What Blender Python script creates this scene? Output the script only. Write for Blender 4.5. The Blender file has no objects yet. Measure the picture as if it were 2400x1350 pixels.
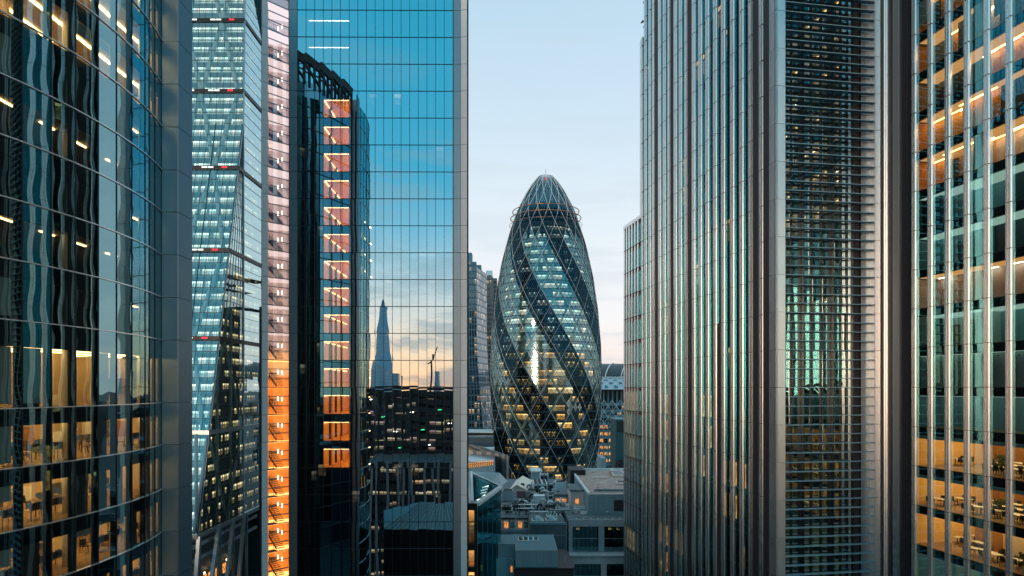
import bpy, bmesh, math, random
from mathutils import Vector
R = math.radians
random.seed(7)
sc = bpy.context.scene
COL = sc.collection
# ------------------------------------------------------------------ camera
CZ = 70.0
cam = bpy.data.cameras.new('camera'); camo = bpy.data.objects.new('camera', cam); COL.objects.link(camo)
camo.location = (0, 0, CZ); camo.rotation_euler = (R(90), 0, 0)
cam.sensor_width = 36; cam.lens = 24; cam.shift_y = (910 - 675) / 2400.0
cam.clip_start = 0.5; cam.clip_end = 20000
sc.camera = camo
# ------------------------------------------------------------------ render settings
sc.view_settings.view_transform = 'Standard'; sc.view_settings.look = 'None'
sc.view_settings.exposure = 0.0; sc.view_settings.gamma = 1.0
cy = sc.cycles
cy.use_denoising = True; cy.max_bounces = 8; cy.glossy_bounces = 4; cy.diffuse_bounces = 2
cy.transparent_max_bounces = 14; cy.transmission_bounces = 2; cy.sample_clamp_indirect = 4.0
cy.caustics_reflective = False; cy.caustics_refractive = False; cy.blur_glossy = 0.3

# ------------------------------------------------------------------ node helper
class NT:
    def __init__(s, tree): s.t = tree; s.n = tree.nodes; s.l = tree.links
    def new(s, typ, **k):
        n = s.n.new(typ)
        for a, b in k.items(): setattr(n, a, b)
        return n
    def put(s, sock, v):
        if isinstance(v, bpy.types.NodeSocket): s.l.new(v, sock)
        elif v is not None:
            try: sock.default_value = v
            except Exception: sock.default_value = tuple(v) + (1.0,)
    def m(s, op, a, b=None, c=None, clamp=False):
        n = s.new('ShaderNodeMath', operation=op, use_clamp=clamp)
        s.put(n.inputs[0], a); s.put(n.inputs[1], b); s.put(n.inputs[2], c)
        return n.outputs[0]
    def mix(s, f, a, b, blend='MIX'):
        n = s.new('ShaderNodeMix', data_type='RGBA', blend_type=blend)
        s.put(n.inputs[0], f); s.put(n.inputs[6], a if isinstance(a, bpy.types.NodeSocket) else c4(a)); s.put(n.inputs[7], b if isinstance(b, bpy.types.NodeSocket) else c4(b))
        return n.outputs[2]
    def ramp(s, f, stops, interp='LINEAR'):
        n = s.new('ShaderNodeValToRGB'); s.put(n.inputs[0], f); r = n.color_ramp; r.interpolation = interp
        while len(r.elements) < len(stops): r.elements.new(0.5)
        for e, (p, c) in zip(r.elements, stops): e.position = p; e.color = c4(c)
        return n.outputs[0]
    def noise(s, vec, scale, detail=3, rough=.5, dim='3D'):
        n = s.new('ShaderNodeTexNoise', noise_dimensions=dim)
        s.put(n.inputs['Vector'], vec); n.inputs['Scale'].default_value = scale; n.inputs['Detail'].default_value = detail
        n.inputs['Roughness'].default_value = rough
        return n.outputs[0]
    def xyz(s, x, y, z):
        n = s.new('ShaderNodeCombineXYZ'); s.put(n.inputs[0], x); s.put(n.inputs[1], y); s.put(n.inputs[2], z); return n.outputs[0]
    def sep(s, v):
        n = s.new('ShaderNodeSeparateXYZ'); s.put(n.inputs[0], v); return n.outputs
    def white(s, v):
        n = s.new('ShaderNodeTexWhiteNoise', noise_dimensions='3D'); s.put(n.inputs['Vector'], v); return n.outputs[0], n.outputs[1]
def c4(c):
    if isinstance(c, (int, float)): return (c, c, c, 1)
    return tuple(c) if len(c) == 4 else tuple(c) + (1.0,)

# ------------------------------------------------------------------ world: dusk sky, sunset glow behind the camera (-Y)
w = bpy.data.worlds.new('World'); sc.world = w; w.use_nodes = True
t = NT(w.node_tree); t.n.clear()
SUN_EL, SUN_AZ = R(3), R(202)          # compass style: 180 = behind the camera
tc = t.new('ShaderNodeTexCoord'); X, Y, Z = t.sep(tc.outputs['Generated'])
zz = t.m('MAXIMUM', Z, 0.0)
front = t.ramp(zz, [(0, (1.0, .83, .76)), (.04, (1.0, .88, .84)), (.1, (.95, .94, .96)), (.22, (.81, .90, .97)), (.36, (.65, .81, .94)), (.55, (.47, .70, .87)), (.8, (.48, .66, .76)), (1, (.55, .70, .78))])
back = t.ramp(zz, [(0, (1.8, 1.0, .55)), (.05, (1.6, 1.12, .80)), (.10, (1.2, 1.12, 1.05)), (.167, (.62, .93, 1.06)), (.22, (.28, .76, 1.02)), (.30, (.07, .62, .92)), (.48, (.035, .54, .82)), (.7, (.18, .52, .70)), (1, (.50, .68, .76))])
n = t.new('ShaderNodeMapRange', interpolation_type='SMOOTHSTEP'); t.put(n.inputs[0], t.m('DIVIDE', Y, t.m('SQRT', t.m('ADD', t.m('MULTIPLY', X, X), t.m('MULTIPLY_ADD', Y, Y, 1e-4))))); n.inputs[1].default_value = -.70; n.inputs[2].default_value = .0
base = t.mix(n.outputs[0], back, front)
# long stratus clouds: denser and darker low over the sunset, faint ones elsewhere
cv = t.xyz(t.m('MULTIPLY', X, 3.0), t.m('MULTIPLY', Y, 3.0), t.m('MULTIPLY', Z, 24.0))
cn = t.noise(cv, 1.1, 7, .58)
cm = t.new('ShaderNodeMapRange', interpolation_type='SMOOTHSTEP'); t.put(cm.inputs[0], cn); cm.inputs[1].default_value = .47; cm.inputs[2].default_value = .60
lowm = t.ramp(zz, [(0, .85), (.05, .75), (.16, .55), (.26, .4), (.4, .2), (1, 0)])
bk = t.m('MULTIPLY', t.m('MULTIPLY', cm.outputs[0], lowm), t.m('SUBTRACT', 1.0, t.m('MULTIPLY', n.outputs[0], .40)))
base = t.mix(bk, base, t.mix(n.outputs[0], t.ramp(zz, [(0, (.55, .50, .52)), (.06, (.42, .56, .66)), (.2, (.35, .62, .74)), (1, (.2, .4, .5))]), (.62, .70, .80)))
sky = t.new('ShaderNodeTexSky', sky_type='NISHITA'); sky.sun_disc = False; sky.sun_elevation = SUN_EL; sky.sun_rotation = SUN_AZ
b1 = t.new('ShaderNodeBackground'); t.put(b1.inputs[0], base); b1.inputs[1].default_value = .97
b2 = t.new('ShaderNodeBackground'); t.put(b2.inputs[0], sky.outputs[0]); b2.inputs[1].default_value = .012
ad = t.new('ShaderNodeAddShader'); t.l.new(b1.outputs[0], ad.inputs[0]); t.l.new(b2.outputs[0], ad.inputs[1])
wo = t.new('ShaderNodeOutputWorld'); t.l.new(ad.outputs[0], wo.inputs[0])
# ------------------------------------------------------------------ sun: last warm glow from behind the camera
sl = bpy.data.lights.new('sun', 'SUN'); sl.energy = .95; sl.angle = R(9); sl.color = (1.0, .66, .46)
so = bpy.data.objects.new('sun', sl); COL.objects.link(so)
sd = Vector((math.sin(SUN_AZ) * math.cos(SUN_EL), math.cos(SUN_AZ) * math.cos(SUN_EL), math.sin(SUN_EL)))
so.rotation_euler = sd.to_track_quat('Z', 'Y').to_euler(); so.location = (0, -50, 160)

# ------------------------------------------------------------------ materials
MATS = {}
def mat(name):
    m = bpy.data.materials.new(name); m.use_nodes = True; m.node_tree.nodes.clear(); MATS[name] = m
    t = NT(m.node_tree); t.out = t.new('ShaderNodeOutputMaterial'); return m, t
def plain(name, col, rough=.6, metal=0.0, var=.12, scale=.8, bump=0.0, emis=None, es=0.0, stretch=None, spec=.5):
    m, t = mat(name); tc = t.new('ShaderNodeTexCoord'); v = tc.outputs['Object']
    if stretch:
        mp = t.new('ShaderNodeMapping'); t.l.new(v, mp.inputs[0]); mp.inputs['Scale'].default_value = stretch; v = mp.outputs[0]
    nz = t.noise(v, scale, 5, .6)
    f = t.m('MULTIPLY_ADD', t.m('SUBTRACT', nz, .5), 2 * var * 2, 1.0)
    c = t.mix(1.0, c4(col), t.xyz(f, f, f), 'MULTIPLY')
    p = t.new('ShaderNodeBsdfPrincipled'); t.put(p.inputs['Base Color'], c); p.inputs['Metallic'].default_value = metal
    t.put(p.inputs['Roughness'], t.m('MULTIPLY_ADD', nz, .3, max(rough - .15, .02), clamp=True)); p.inputs['Specular IOR Level'].default_value = spec
    if bump:
        b = t.new('ShaderNodeBump'); b.inputs['Strength'].default_value = bump; b.inputs['Distance'].default_value = .05
        t.put(b.inputs['Height'], t.noise(v, scale * 8, 4, .6)); t.l.new(b.outputs[0], p.inputs['Normal'])
    if emis: p.inputs['Emission Color'].default_value = c4(emis); p.inputs['Emission Strength'].default_value = es
    t.l.new(p.outputs[0], t.out.inputs[0]); return m
def emit(name, col, s):
    m, t = mat(name); e = t.new('ShaderNodeEmission'); e.inputs[0].default_value = c4(col); e.inputs[1].default_value = s
    t.l.new(e.outputs[0], t.out.inputs[0]); return m
def wave_normal(t, tilt, wav, scale, stretch=(1, 1, 1)):
    """each pane leans a hair its own way and is a little wavy, like real float glass"""
    g = t.new('ShaderNodeNewGeometry'); _, rc = t.white(t.xyz(g.outputs['Random Per Island'], 0, 0))
    v = t.new('ShaderNodeVectorMath', operation='SUBTRACT'); t.l.new(rc, v.inputs[0]); v.inputs[1].default_value = (.5, .5, .5)
    s = t.new('ShaderNodeVectorMath', operation='SCALE'); t.l.new(v.outputs[0], s.inputs[0]); s.inputs['Scale'].default_value = tilt
    tc = t.new('ShaderNodeTexCoord'); mp = t.new('ShaderNodeMapping'); t.l.new(tc.outputs['Object'], mp.inputs[0]); mp.inputs['Scale'].default_value = stretch
    off = t.new('ShaderNodeVectorMath', operation='SCALE'); t.l.new(rc, off.inputs[0]); off.inputs['Scale'].default_value = 9.0
    av = t.new('ShaderNodeVectorMath', operation='ADD'); t.l.new(mp.outputs[0], av.inputs[0]); t.l.new(off.outputs[0], av.inputs[1])
    nn = t.new('ShaderNodeTexNoise'); t.l.new(av.outputs[0], nn.inputs['Vector']); nn.inputs['Scale'].default_value = scale; nn.inputs['Detail'].default_value = 1.0
    v2 = t.new('ShaderNodeVectorMath', operation='SUBTRACT'); t.l.new(nn.outputs[1], v2.inputs[0]); v2.inputs[1].default_value = (.5, .5, .5)
    s2 = t.new('ShaderNodeVectorMath', operation='SCALE'); t.l.new(v2.outputs[0], s2.inputs[0]); s2.inputs['Scale'].default_value = wav
    a = t.new('ShaderNodeVectorMath', operation='ADD'); t.l.new(s.outputs[0], a.inputs[0]); t.l.new(s2.outputs[0], a.inputs[1])
    a2 = t.new('ShaderNodeVectorMath', operation='ADD'); t.l.new(g.outputs['Normal'], a2.inputs[0]); t.l.new(a.outputs[0], a2.inputs[1])
    nn2 = t.new('ShaderNodeVectorMath', operation='NORMALIZE'); t.l.new(a2.outputs[0], nn2.inputs[0]); return nn2.outputs[0]
def glass(name, tint, refl, trans, tilt=.004, wav=.006, scale=.35, stretch=(1, 1, 1), rough=0.0, ior=1.5, edge=(.66, .90, .94)):
    m, t = mat(name); nrm = wave_normal(t, tilt, wav, scale, stretch)
    fr = t.new('ShaderNodeFresnel'); fr.inputs[0].default_value = ior
    f = t.m('MULTIPLY_ADD', fr.outputs[0], 1 - refl, refl, clamp=True)
    gl = t.new('ShaderNodeBsdfGlossy'); gl.inputs['Roughness'].default_value = rough; t.l.new(nrm, gl.inputs['Normal'])
    lw = t.new('ShaderNodeLayerWeight'); lw.inputs[0].default_value = .25
    t.put(gl.inputs['Color'], t.mix(lw.outputs['Fresnel'], tint, edge))
    tr = t.new('ShaderNodeBsdfTransparent'); tr.inputs[0].default_value = c4(trans)
    mx = t.new('ShaderNodeMixShader'); t.put(mx.inputs[0], f); t.l.new(tr.outputs[0], mx.inputs[1]); t.l.new(gl.outputs[0], mx.inputs[2])
    t.l.new(mx.outputs[0], t.out.inputs[0]); return m
def lit_nodes(t, w, h, prob, lo, hi, fx=(.08, .92), clutter=1.0, seed=0.0, runs=.5):
    """random lit windows on a (u, v)-in-metres UV: returns (mask, brightness, colour-random)"""
    uv = t.new('ShaderNodeUVMap'); U, V, _ = t.sep(uv.outputs[0])
    uu = t.m('DIVIDE', U, w); vv = t.m('DIVIDE', V, h)
    cu = t.m('FLOOR', uu); cvv = t.m('FLOOR', vv); fu = t.m('FRACT', uu); fv = t.m('FRACT', vv)
    r1, rc = t.white(t.xyz(cu, cvv, seed)); rr = t.noise(t.xyz(t.m('MULTIPLY', cu, .22), t.m('MULTIPLY', cvv, 3.7), seed), 1.0, 1)
    val = t.m('ADD', t.m('MULTIPLY', r1, 1 - runs), t.m('MULTIPLY', t.m('MULTIPLY_ADD', t.m('SUBTRACT', rr, .5), 2.6, .5), runs))
    on = t.m('LESS_THAN', val, prob)
    mk = t.m('MULTIPLY', t.m('MULTIPLY', t.m('GREATER_THAN', fv, lo), t.m('LESS_THAN', fv, hi)), t.m('MULTIPLY', t.m('GREATER_THAN', fu, fx[0]), t.m('LESS_THAN', fu, fx[1])))
    # clutter: desks and people low in the window, lamps near the ceiling
    cl = t.noise(t.xyz(t.m('MULTIPLY', U, 1.3), t.m('MULTIPLY', V, 2.2), seed), 1.0, 3, .7)
    low = t.m('MULTIPLY', t.m('SUBTRACT', cl, .42), 3.2, clamp=True)
    top = t.m('MULTIPLY', t.m('GREATER_THAN', fv, hi - .14), 1.6)
    br = t.m('ADD', t.m('MULTIPLY_ADD', low, .9 * clutter, 1 - .8 * clutter), top)
    _, _, _ = uu, vv, rc
    return t.m('MULTIPLY', mk, on), t.m('MULTIPLY', br, t.m('MULTIPLY_ADD', r1, 1.2, .35)), t.sep(rc)[1], mk
def lit(name, w, h, prob, c1, c2, strength, dark=(.012, .016, .02), lo=.12, hi=.72, fx=(.06, .94), clutter=1.0, seed=0.0, runs=.5):
    m, t = mat(name); mk, br, rc, _ = lit_nodes(t, w, h, prob, lo, hi, fx, clutter, seed, runs)
    p = t.new('ShaderNodeBsdfPrincipled'); p.inputs['Base Color'].default_value = c4(dark); p.inputs['Roughness'].default_value = .7
    t.put(p.inputs['Emission Color'], t.mix(rc, c1, c2)); t.put(p.inputs['Emission Strength'], t.m('MULTIPLY', t.m('MULTIPLY', mk, br), strength))
    t.l.new(p.outputs[0], t.out.inputs[0]); return m
def facade(name, frame, glassc, w, h, prob, c1, c2, strength, lo=.12, hi=.8, fx=(.12, .88), seed=0.0, metal=.0, grough=.08, runs=.4):
    """a distant curtain wall: framed panes, some of them lit"""
    m, t = mat(name); mk, br, rc, pane = lit_nodes(t, w, h, prob, lo, hi, fx, .8, seed, runs)
    fr = t.new('ShaderNodeBsdfPrincipled'); fr.inputs['Base Color'].default_value = c4(frame); fr.inputs['Roughness'].default_value = .45; fr.inputs['Metallic'].default_value = metal
    gp = t.new('ShaderNodeBsdfPrincipled'); gp.inputs['Base Color'].default_value = c4(glassc); gp.inputs['Roughness'].default_value = grough; gp.inputs['IOR'].default_value = 2.2; gp.inputs['Metallic'].default_value = .55
    t.put(gp.inputs['Emission Color'], t.mix(rc, c1, c2)); t.put(gp.inputs['Emission Strength'], t.m('MULTIPLY', t.m('MULTIPLY', mk, br), strength))
    mx = t.new('ShaderNodeMixShader'); t.put(mx.inputs[0], pane); t.l.new(fr.outputs[0], mx.inputs[1]); t.l.new(gp.outputs[0], mx.inputs[2])
    t.l.new(mx.outputs[0], t.out.inputs[0]); return m

WARM = (1.0, .55, .16); YEL = (1.0, .72, .32); WHT = (1.0, .88, .66); ORG = (1.0, .40, .08)
M = MATS
plain('asphalt', (.045, .05, .055), .8, var=.2, scale=.05)
plain('dark_metal', (.02, .028, .034), .35, metal=.6, var=.1)
plain('black_metal', (.008, .011, .014), .45, metal=.2)
plain('steel', (.88, .88, .86), .30, metal=.88, var=.10, scale=.5, stretch=(1, 1, .06))
plain('steel_fin', (.93, .93, .90), .28, metal=.90, var=.12, scale=.6, stretch=(1, 1, .05))
plain('grey_panel', (.30, .36, .39), .38, metal=.75, var=.08, scale=.3, stretch=(1, 1, .3))
plain('blue_panel', (.10, .19, .24), .42, metal=.6, var=.08, scale=.3)
plain('white_panel', (.88, .87, .86), .5, metal=.0, var=.06, scale=.3)
plain('grille', (.035, .034, .038), .55, metal=.3, stretch=(1, 1, 12), scale=1.0, var=.3)
plain('joint', (.03, .035, .04), .6)
plain('louvre', (.26, .46, .54), .4, metal=.15, var=.1, scale=.7)
plain('slab', (.03, .033, .036), .7)
plain('carpet', (.34, .22, .12), .9, var=.2, scale=2)
plain('ceiling', (.62, .58, .5), .8)
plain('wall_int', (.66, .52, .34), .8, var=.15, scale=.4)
plain('wall_gold', (.90, .58, .20), .8, var=.08, scale=.4)
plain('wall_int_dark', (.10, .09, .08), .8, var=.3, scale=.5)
plain('column_white', (.62, .66, .62), .6)
plain('blind', (.62, .70, .66), .8, stretch=(1, 1, 14), scale=1.2, var=.1)
plain('wood', (.34, .17, .07), .5, var=.2, scale=2, stretch=(1, 6, 1))
plain('white_top', (.86, .86, .82), .4)
plain('desk_wood', (.32, .22, .13), .4)
plain('stair_pale', (.88, .74, .69), .7, var=.1, scale=.5)
plain('black_plastic', (.015, .015, .017), .45)
plain('screen', (.02, .03, .04), .2, emis=(.5, .8, 1), es=.12)
plain('plant', (.05, .10, .03), .7, var=.5, scale=9)
plain('orange_wall', (.90, .48, .16), .7, var=.12, scale=.5)
plain('brace_pale', (.62, .76, .76), .5, var=.05)
plain('turquoise', (.30, .66, .62), .5, var=.1)
plain('white_rib', (.75, .73, .70), .35, metal=.3)
plain('copper', (.55, .28, .16), .35, metal=.8)
plain('stone', (.38, .47, .50), .75, var=.15, scale=.6)
plain('stone_pale', (.68, .63, .61), .8, var=.18, scale=.5)
plain('stone_blue', (.19, .35, .41), .7, var=.12, scale=.4)
plain('roof_teal', (.05, .19, .24), .4, var=.25, scale=.35, stretch=(1, 4, 1))
plain('clad_teal', (.23, .36, .39), .5, var=.12, scale=.3, stretch=(1, 1, .2))
plain('clad_dark', (.022, .055, .065), .45, var=.2, scale=.4)
plain('teal_light', (.20, .45, .50), .5, var=.1, scale=.4)
plain('gravel', (.42, .32, .28), .95, var=.5, scale=1.2, bump=.4)
plain('felt', (.13, .18, .20), .9, var=.4, scale=.35)
plain('stucco', (.82, .74, .70), .85, var=.12, scale=.5)
plain('beige_clad', (.85, .76, .64), .6, var=.08, scale=.3)
plain('ac_paint', (.74, .82, .83), .5, var=.15, scale=1)
plain('ac_dark', (.02, .025, .03), .6)
plain('duct', (.34, .42, .45), .3, metal=.8, var=.15, scale=2)
plain('rail', (.28, .36, .40), .4, metal=.5)
plain('red_thing', (.5, .03, .04), .5)
plain('pillow_roof', (.42, .52, .58), .18, metal=.85, var=.1, scale=.2)
plain('green_wall', (.02, .12, .13), .5, var=.15, scale=.3)
plain('purple_frame', (.26, .12, .16), .5)
plain('stair_steel', (.03, .028, .03), .6)
emit('lamp_warm', (1.0, .60, .24), 10.0)
emit('lamp_yellow', (1.0, .70, .34), 11.0)
emit('lamp_bright', (1.0, .58, .20), 19.0)
emit('lamp_white', (1.0, .86, .66), 9.0)
emit('fill_orange', (1.0, .50, .14), 3.0)
emit('led_orange', (1.0, .58, .24), 12.0)
emit('ceiling_fill_orange', (1.0, .48, .15), .8)
emit('ceiling_fill_yellow', (1.0, .60, .22), 2.0)
emit('wall_wash', (1.0, .50, .17), 6.5)
emit('ceiling_fill_dim', (.62, .95, .84), .55)
emit('fill_blush', (1.0, .76, .68), 1.5)
emit('lobby_fill', (1.0, .54, .12), 4.8)
emit('lamp_red', (1.0, .03, .05), 3.0)
emit('lamp_pale', (.85, 1.0, .95), 2.2)
def lit_window(name, c1, c2, st):
    m, t = mat(name); tc = t.new('ShaderNodeTexCoord'); v = tc.outputs['Object']; nz = t.noise(v, 1.3, 4, .75); x, y, z = t.sep(v)
    e = t.new('ShaderNodeEmission'); f = t.m('MULTIPLY', t.m('SUBTRACT', nz, .36), 3.4, clamp=True)
    t.put(e.inputs[0], t.mix(f, c1, c2)); t.put(e.inputs[1], t.m('MULTIPLY_ADD', f, st, st * .12)); t.l.new(e.outputs[0], t.out.inputs[0])
lit_window('lit_orange', (1.0, .22, .03), (1.0, .50, .14), 1.5)
lit_window('lit_yellow', (.8, .34, .08), (1.0, .72, .34), 1.2)
emit('exit_green', (.1, 1.0, .4), 2.0)
glass('glass_left', (.46, .84, .92), .34, (.74, .82, .76), tilt=.008, wav=.022, scale=.40, stretch=(1, 1, .6))
glass('glass_scalpel', (.80, .94, 1.0), .66, (.80, .82, .80), tilt=.0025, wav=.006, scale=.16)
glass('glass_stair_high', (.95, .86, .95), .42, (.95, .9, .92), tilt=.03, wav=.01, scale=.3)
glass('glass_stair', (.80, .85, 1.0), .18, (.92, .9, .9), tilt=.03, wav=.01, scale=.3)
glass('glass_b', (.70, .90, .90), .38, (.5, .6, .6), tilt=.008, wav=.03, scale=.3, stretch=(1, 1, .3), edge=(.85, .92, .90))
glass('glass_right', (.05, .44, .54), .22, (.60, .72, .70), edge=(.10, .50, .58), tilt=.008, wav=.030, scale=.30, stretch=(1, 1, .3))
glass('glass_c', (.26, .78, .84), .24, (.90, .95, .90), edge=(.70, .80, .74), tilt=.010, wav=.02, scale=.4, stretch=(1, 1, .5))
glass('glass_lead', (.72, .95, .96), .26, (.86, .98, .95), tilt=.012, wav=.016, scale=.12)
glass('glass_lead_bright', (.66, .90, .92), .66, (.8, .9, .9), tilt=.010, wav=.012, scale=.12, edge=(.8, .95, .96))
glass('glass_gherkin', (.58, .92, .98), .26, (.95, .95, .85), rough=.13, tilt=.16, wav=.02, scale=.2)
glass('glass_gherkin_dark', (.07, .26, .38), .10, (.04, .06, .07), tilt=.02, wav=.01, scale=.2, edge=(.10, .34, .46))
glass('glass_dome', (.08, .34, .46), .26, (.16, .30, .36), tilt=.02, wav=.01, scale=.2)
glass('glass_rear', (.12, .36, .44), .06, (.5, .6, .6), tilt=.006, wav=.01, scale=.2, edge=(.08, .26, .33))
glass('glass_small', (.35, .72, .78), .20, (.55, .72, .72), tilt=.01, wav=.01, scale=.4)
lit('rooms_lead', .75, 4.0, .80, (1.0, .88, .70), (.62, .95, .90), .85, dark=(.46, .60, .58), lo=.16, hi=.62, fx=(.1, .9), clutter=.7, seed=1.0)  # pale wall colour stands in for bright sky reflected by the leaning face
lit('rooms_lead_low', 1.5, 4.0, .55, (1.0, .66, .26), (1.0, .86, .52), .9, dark=(.01, .015, .02), lo=.16, hi=.60, fx=(.14, .9), seed=2.0)
lit('rooms_gherkin_high', 3.6, 4.2, .62, (.50, .88, .82), (1.0, .84, .60), .85, dark=(.12, .30, .30), lo=.10, hi=.72, fx=(.0, 1.0), seed=8.0, clutter=.7)  # paler copy for upper floors: the glazing's sky reflection put into the room colour
lit('rooms_gherkin', 5.2, 4.2, .48, (1.0, .52, .12), (1.0, .76, .36), 1.1, dark=(.012, .03, .032), lo=.10, hi=.72, fx=(.0, 1.0), seed=3.0, clutter=.9)
lit('rooms_right', 1.6, 4.0, .16, (1.0, .42, .10), (1.0, .66, .3), 1.6, dark=(.01, .014, .018), lo=.1, hi=.76, fx=(.1, .9), seed=4.0, runs=.3)
lit('rooms_louvre', 1.4, 4.0, .03, (1.0, .55, .2), (1.0, .8, .5), .5, dark=(.012, .04, .045), lo=.1, hi=.7, seed=5.0, runs=.1)
lit('rooms_scalpel', 1.27, 4.0, .17, (1.0, .60, .25), (1.0, .82, .6), .32, dark=(.006, .009, .011), lo=.2, hi=.62, seed=6.0)
facade('far_striped', (.10, .22, .28), (.05, .12, .16), 1.7, 4.1, .30, (1.0, .5, .22), (1.0, .8, .5), .8, lo=.12, hi=.84, fx=(.18, .9), seed=11)
facade('far_grey', (.10, .14, .16), (.05, .075, .085), 3.2, 3.7, .07, WARM, YEL, .9, lo=.3, hi=.9, fx=(.02, .98), seed=12, grough=.2)
facade('far_office', (.12, .20, .24), (.03, .06, .07), 3.4, 3.8, .55, WARM, YEL, 1.1, seed=13)
facade('mirror_city', (.03, .05, .06), (.02, .03, .035), 4.5, 3.8, .42, (1.0, .5, .55), (1.0, .80, .45), .45, lo=.25, hi=.62, fx=(.06, .94), seed=14)
facade('mirror_city2', (.02, .03, .035), (.015, .02, .025), 3.0, 4.0, .45, (1.0, .55, .3), (.9, .8, .5), .5, lo=.3, hi=.6, seed=15)
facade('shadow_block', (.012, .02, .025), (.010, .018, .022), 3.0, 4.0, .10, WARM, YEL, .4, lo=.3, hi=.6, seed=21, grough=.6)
facade('spire_glass', (.10, .24, .32), (.10, .30, .42), 6.0, 8.0, .08, YEL, WHT, .4, lo=.08, hi=.95, fx=(.03, .97), seed=16, grough=.25)
facade('city_mass', (.03, .045, .055), (.02, .035, .045), 3.5, 3.9, .14, WARM, YEL, .5, seed=17, grough=.3)

# ------------------------------------------------------------------ geometry helpers
WL = {}                                   # world location of every object's origin
def P(u, v, Yd): return Vector(((u - 1200) / 1600 * Yd, Yd, CZ + (910 - v) / 1600 * Yd))
def proj(p):
    if p.y < .5: return None
    return 1200 + 1600 * p.x / p.y, 910 - 1600 * (p.z - CZ) / p.y
def tag(o, label=None, cat=None, group=None, kind=None):
    if label: o['label'] = label
    if cat: o['category'] = cat
    if group: o['group'] = group
    if kind: o['kind'] = kind
    return o
class MB:
    def __init__(s): s.v = []; s.f = []; s.uv = []; s.smooth = False
    def poly(s, pts, uv=None):
        b = len(s.v); s.v += [tuple(p) for p in pts]; s.f.append(tuple(range(b, b + len(pts)))); s.uv += (uv if uv else [(0, 0)] * len(pts))
    def quad(s, a, b, c, d, uv=None): s.poly((a, b, c, d), uv)
    def hexa(s, p):          # p: 8 points, bottom ring 0-3, top ring 4-7
        b = len(s.v); s.v += [tuple(q) for q in p]
        for f in ((0, 3, 2, 1), (4, 5, 6, 7), (0, 1, 5, 4), (1, 2, 6, 5), (2, 3, 7, 6), (3, 0, 4, 7)):
            s.f.append(tuple(b + i for i in f))
            s.uv += [((p[i][0] + p[i][1]), p[i][2]) for i in f]
    def box(s, x0, x1, y0, y1, z0, z1):
        s.hexa([(x0, y0, z0), (x1, y0, z0), (x1, y1, z0), (x0, y1, z0), (x0, y0, z1), (x1, y0, z1), (x1, y1, z1), (x0, y1, z1)])
    def bar(s, p, q, wd, ht=None, up=Vector((0, 0, 1))):
        p = Vector(p); q = Vector(q); ht = ht or wd; d = (q - p).normalized()
        a = d.cross(up)
        if a.length < 1e-3: a = d.cross(Vector((1, 0, 0)))
        a.normalize(); b = a.cross(d).normalized(); a *= wd / 2; b *= ht / 2
        s.hexa([p - a - b, p + a - b, q + a - b, q - a - b, p - a + b, p + a + b, q + a + b, q - a + b])
    def tube(s, pts, r, n=6, r2=None):
        pts = [Vector(p) for p in pts]; base = len(s.v); m = len(pts)
        for i, p in enumerate(pts):
            d = (pts[min(i + 1, m - 1)] - pts[max(i - 1, 0)]).normalized(); a = d.cross(Vector((0, 0, 1)))
            if a.length < 1e-2: a = d.cross(Vector((1, 0, 0)))
            a.normalize(); b = a.cross(d); rr = r if r2 is None else r + (r2 - r) * i / max(m - 1, 1)
            for k in range(n):
                an = 2 * math.pi * k / n; s.v.append(tuple(p + a * rr * math.cos(an) + b * rr * math.sin(an)))
        for i in range(m - 1):
            for k in range(n):
                s.f.append((base + i * n + k, base + i * n + (k + 1) % n, base + (i + 1) * n + (k + 1) % n, base + (i + 1) * n + k)); s.uv += [(0, 0)] * 4
        s.f.append(tuple(base + k for k in reversed(range(n)))); s.uv += [(0, 0)] * n
        s.f.append(tuple(base + (m - 1) * n + k for k in range(n))); s.uv += [(0, 0)] * n
    def cyl(s, x, y, z0, z1, r, n=12, r2=None): s.tube([(x, y, z0), (x, y, z1)], r, n, r2)
    def build(s, name, m, parent=None, smooth=False):
        if not s.v: return None
        n = len(s.v); o0 = Vector((sum(v[0] for v in s.v) / n, sum(v[1] for v in s.v) / n, min(v[2] for v in s.v)))
        me = bpy.data.meshes.new(name); me.from_pydata([(v[0] - o0.x, v[1] - o0.y, v[2] - o0.z) for v in s.v], [], s.f)
        uvl = me.uv_layers.new(name='UVMap')
        for i, c in enumerate(s.uv): uvl.data[i].uv = c
        me.materials.append(M[m] if isinstance(m, str) else m)
        if smooth:
            for p in me.polygons: p.use_smooth = True
        me.update(); o = bpy.data.objects.new(name, me); COL.objects.link(o)
        WL[o.name] = o0
        if parent: o.parent = parent; o.location = o0 - WL[parent.name]
        else: o.location = o0
        return o
def thing(name, label, cat, loc=(0, 0, 0), group=None):
    o = bpy.data.objects.new(name, None); COL.objects.link(o); o.location = loc; WL[o.name] = Vector(loc); o.empty_display_size = .5
    return tag(o, label, cat, group)
def copy_thing(src, delta, label=None, rotz=0.0):
    c = src.copy(); COL.objects.link(c); c.location = src.location + Vector(delta); c.rotation_euler.z += rotz; WL[c.name] = c.location.copy()
    for ch in src.children:
        d = ch.copy(); COL.objects.link(d); d.parent = c; WL[d.name] = WL[ch.name] + Vector(delta)
        for g in ch.children:
            e = g.copy(); COL.objects.link(e); e.parent = d; WL[e.name] = WL[g.name] + Vector(delta)
    if label: c['label'] = label
    return c
def shown(pts):
    q = [proj(Vector(p)) for p in pts]
    if any(a is None for a in q): return 0
    us = [min(max(a[0], 0), 2400) for a in q]; vs = [min(max(a[1], 0), 1350) for a in q]
    return (max(us) - min(us)) * (max(vs) - min(vs))
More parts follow.
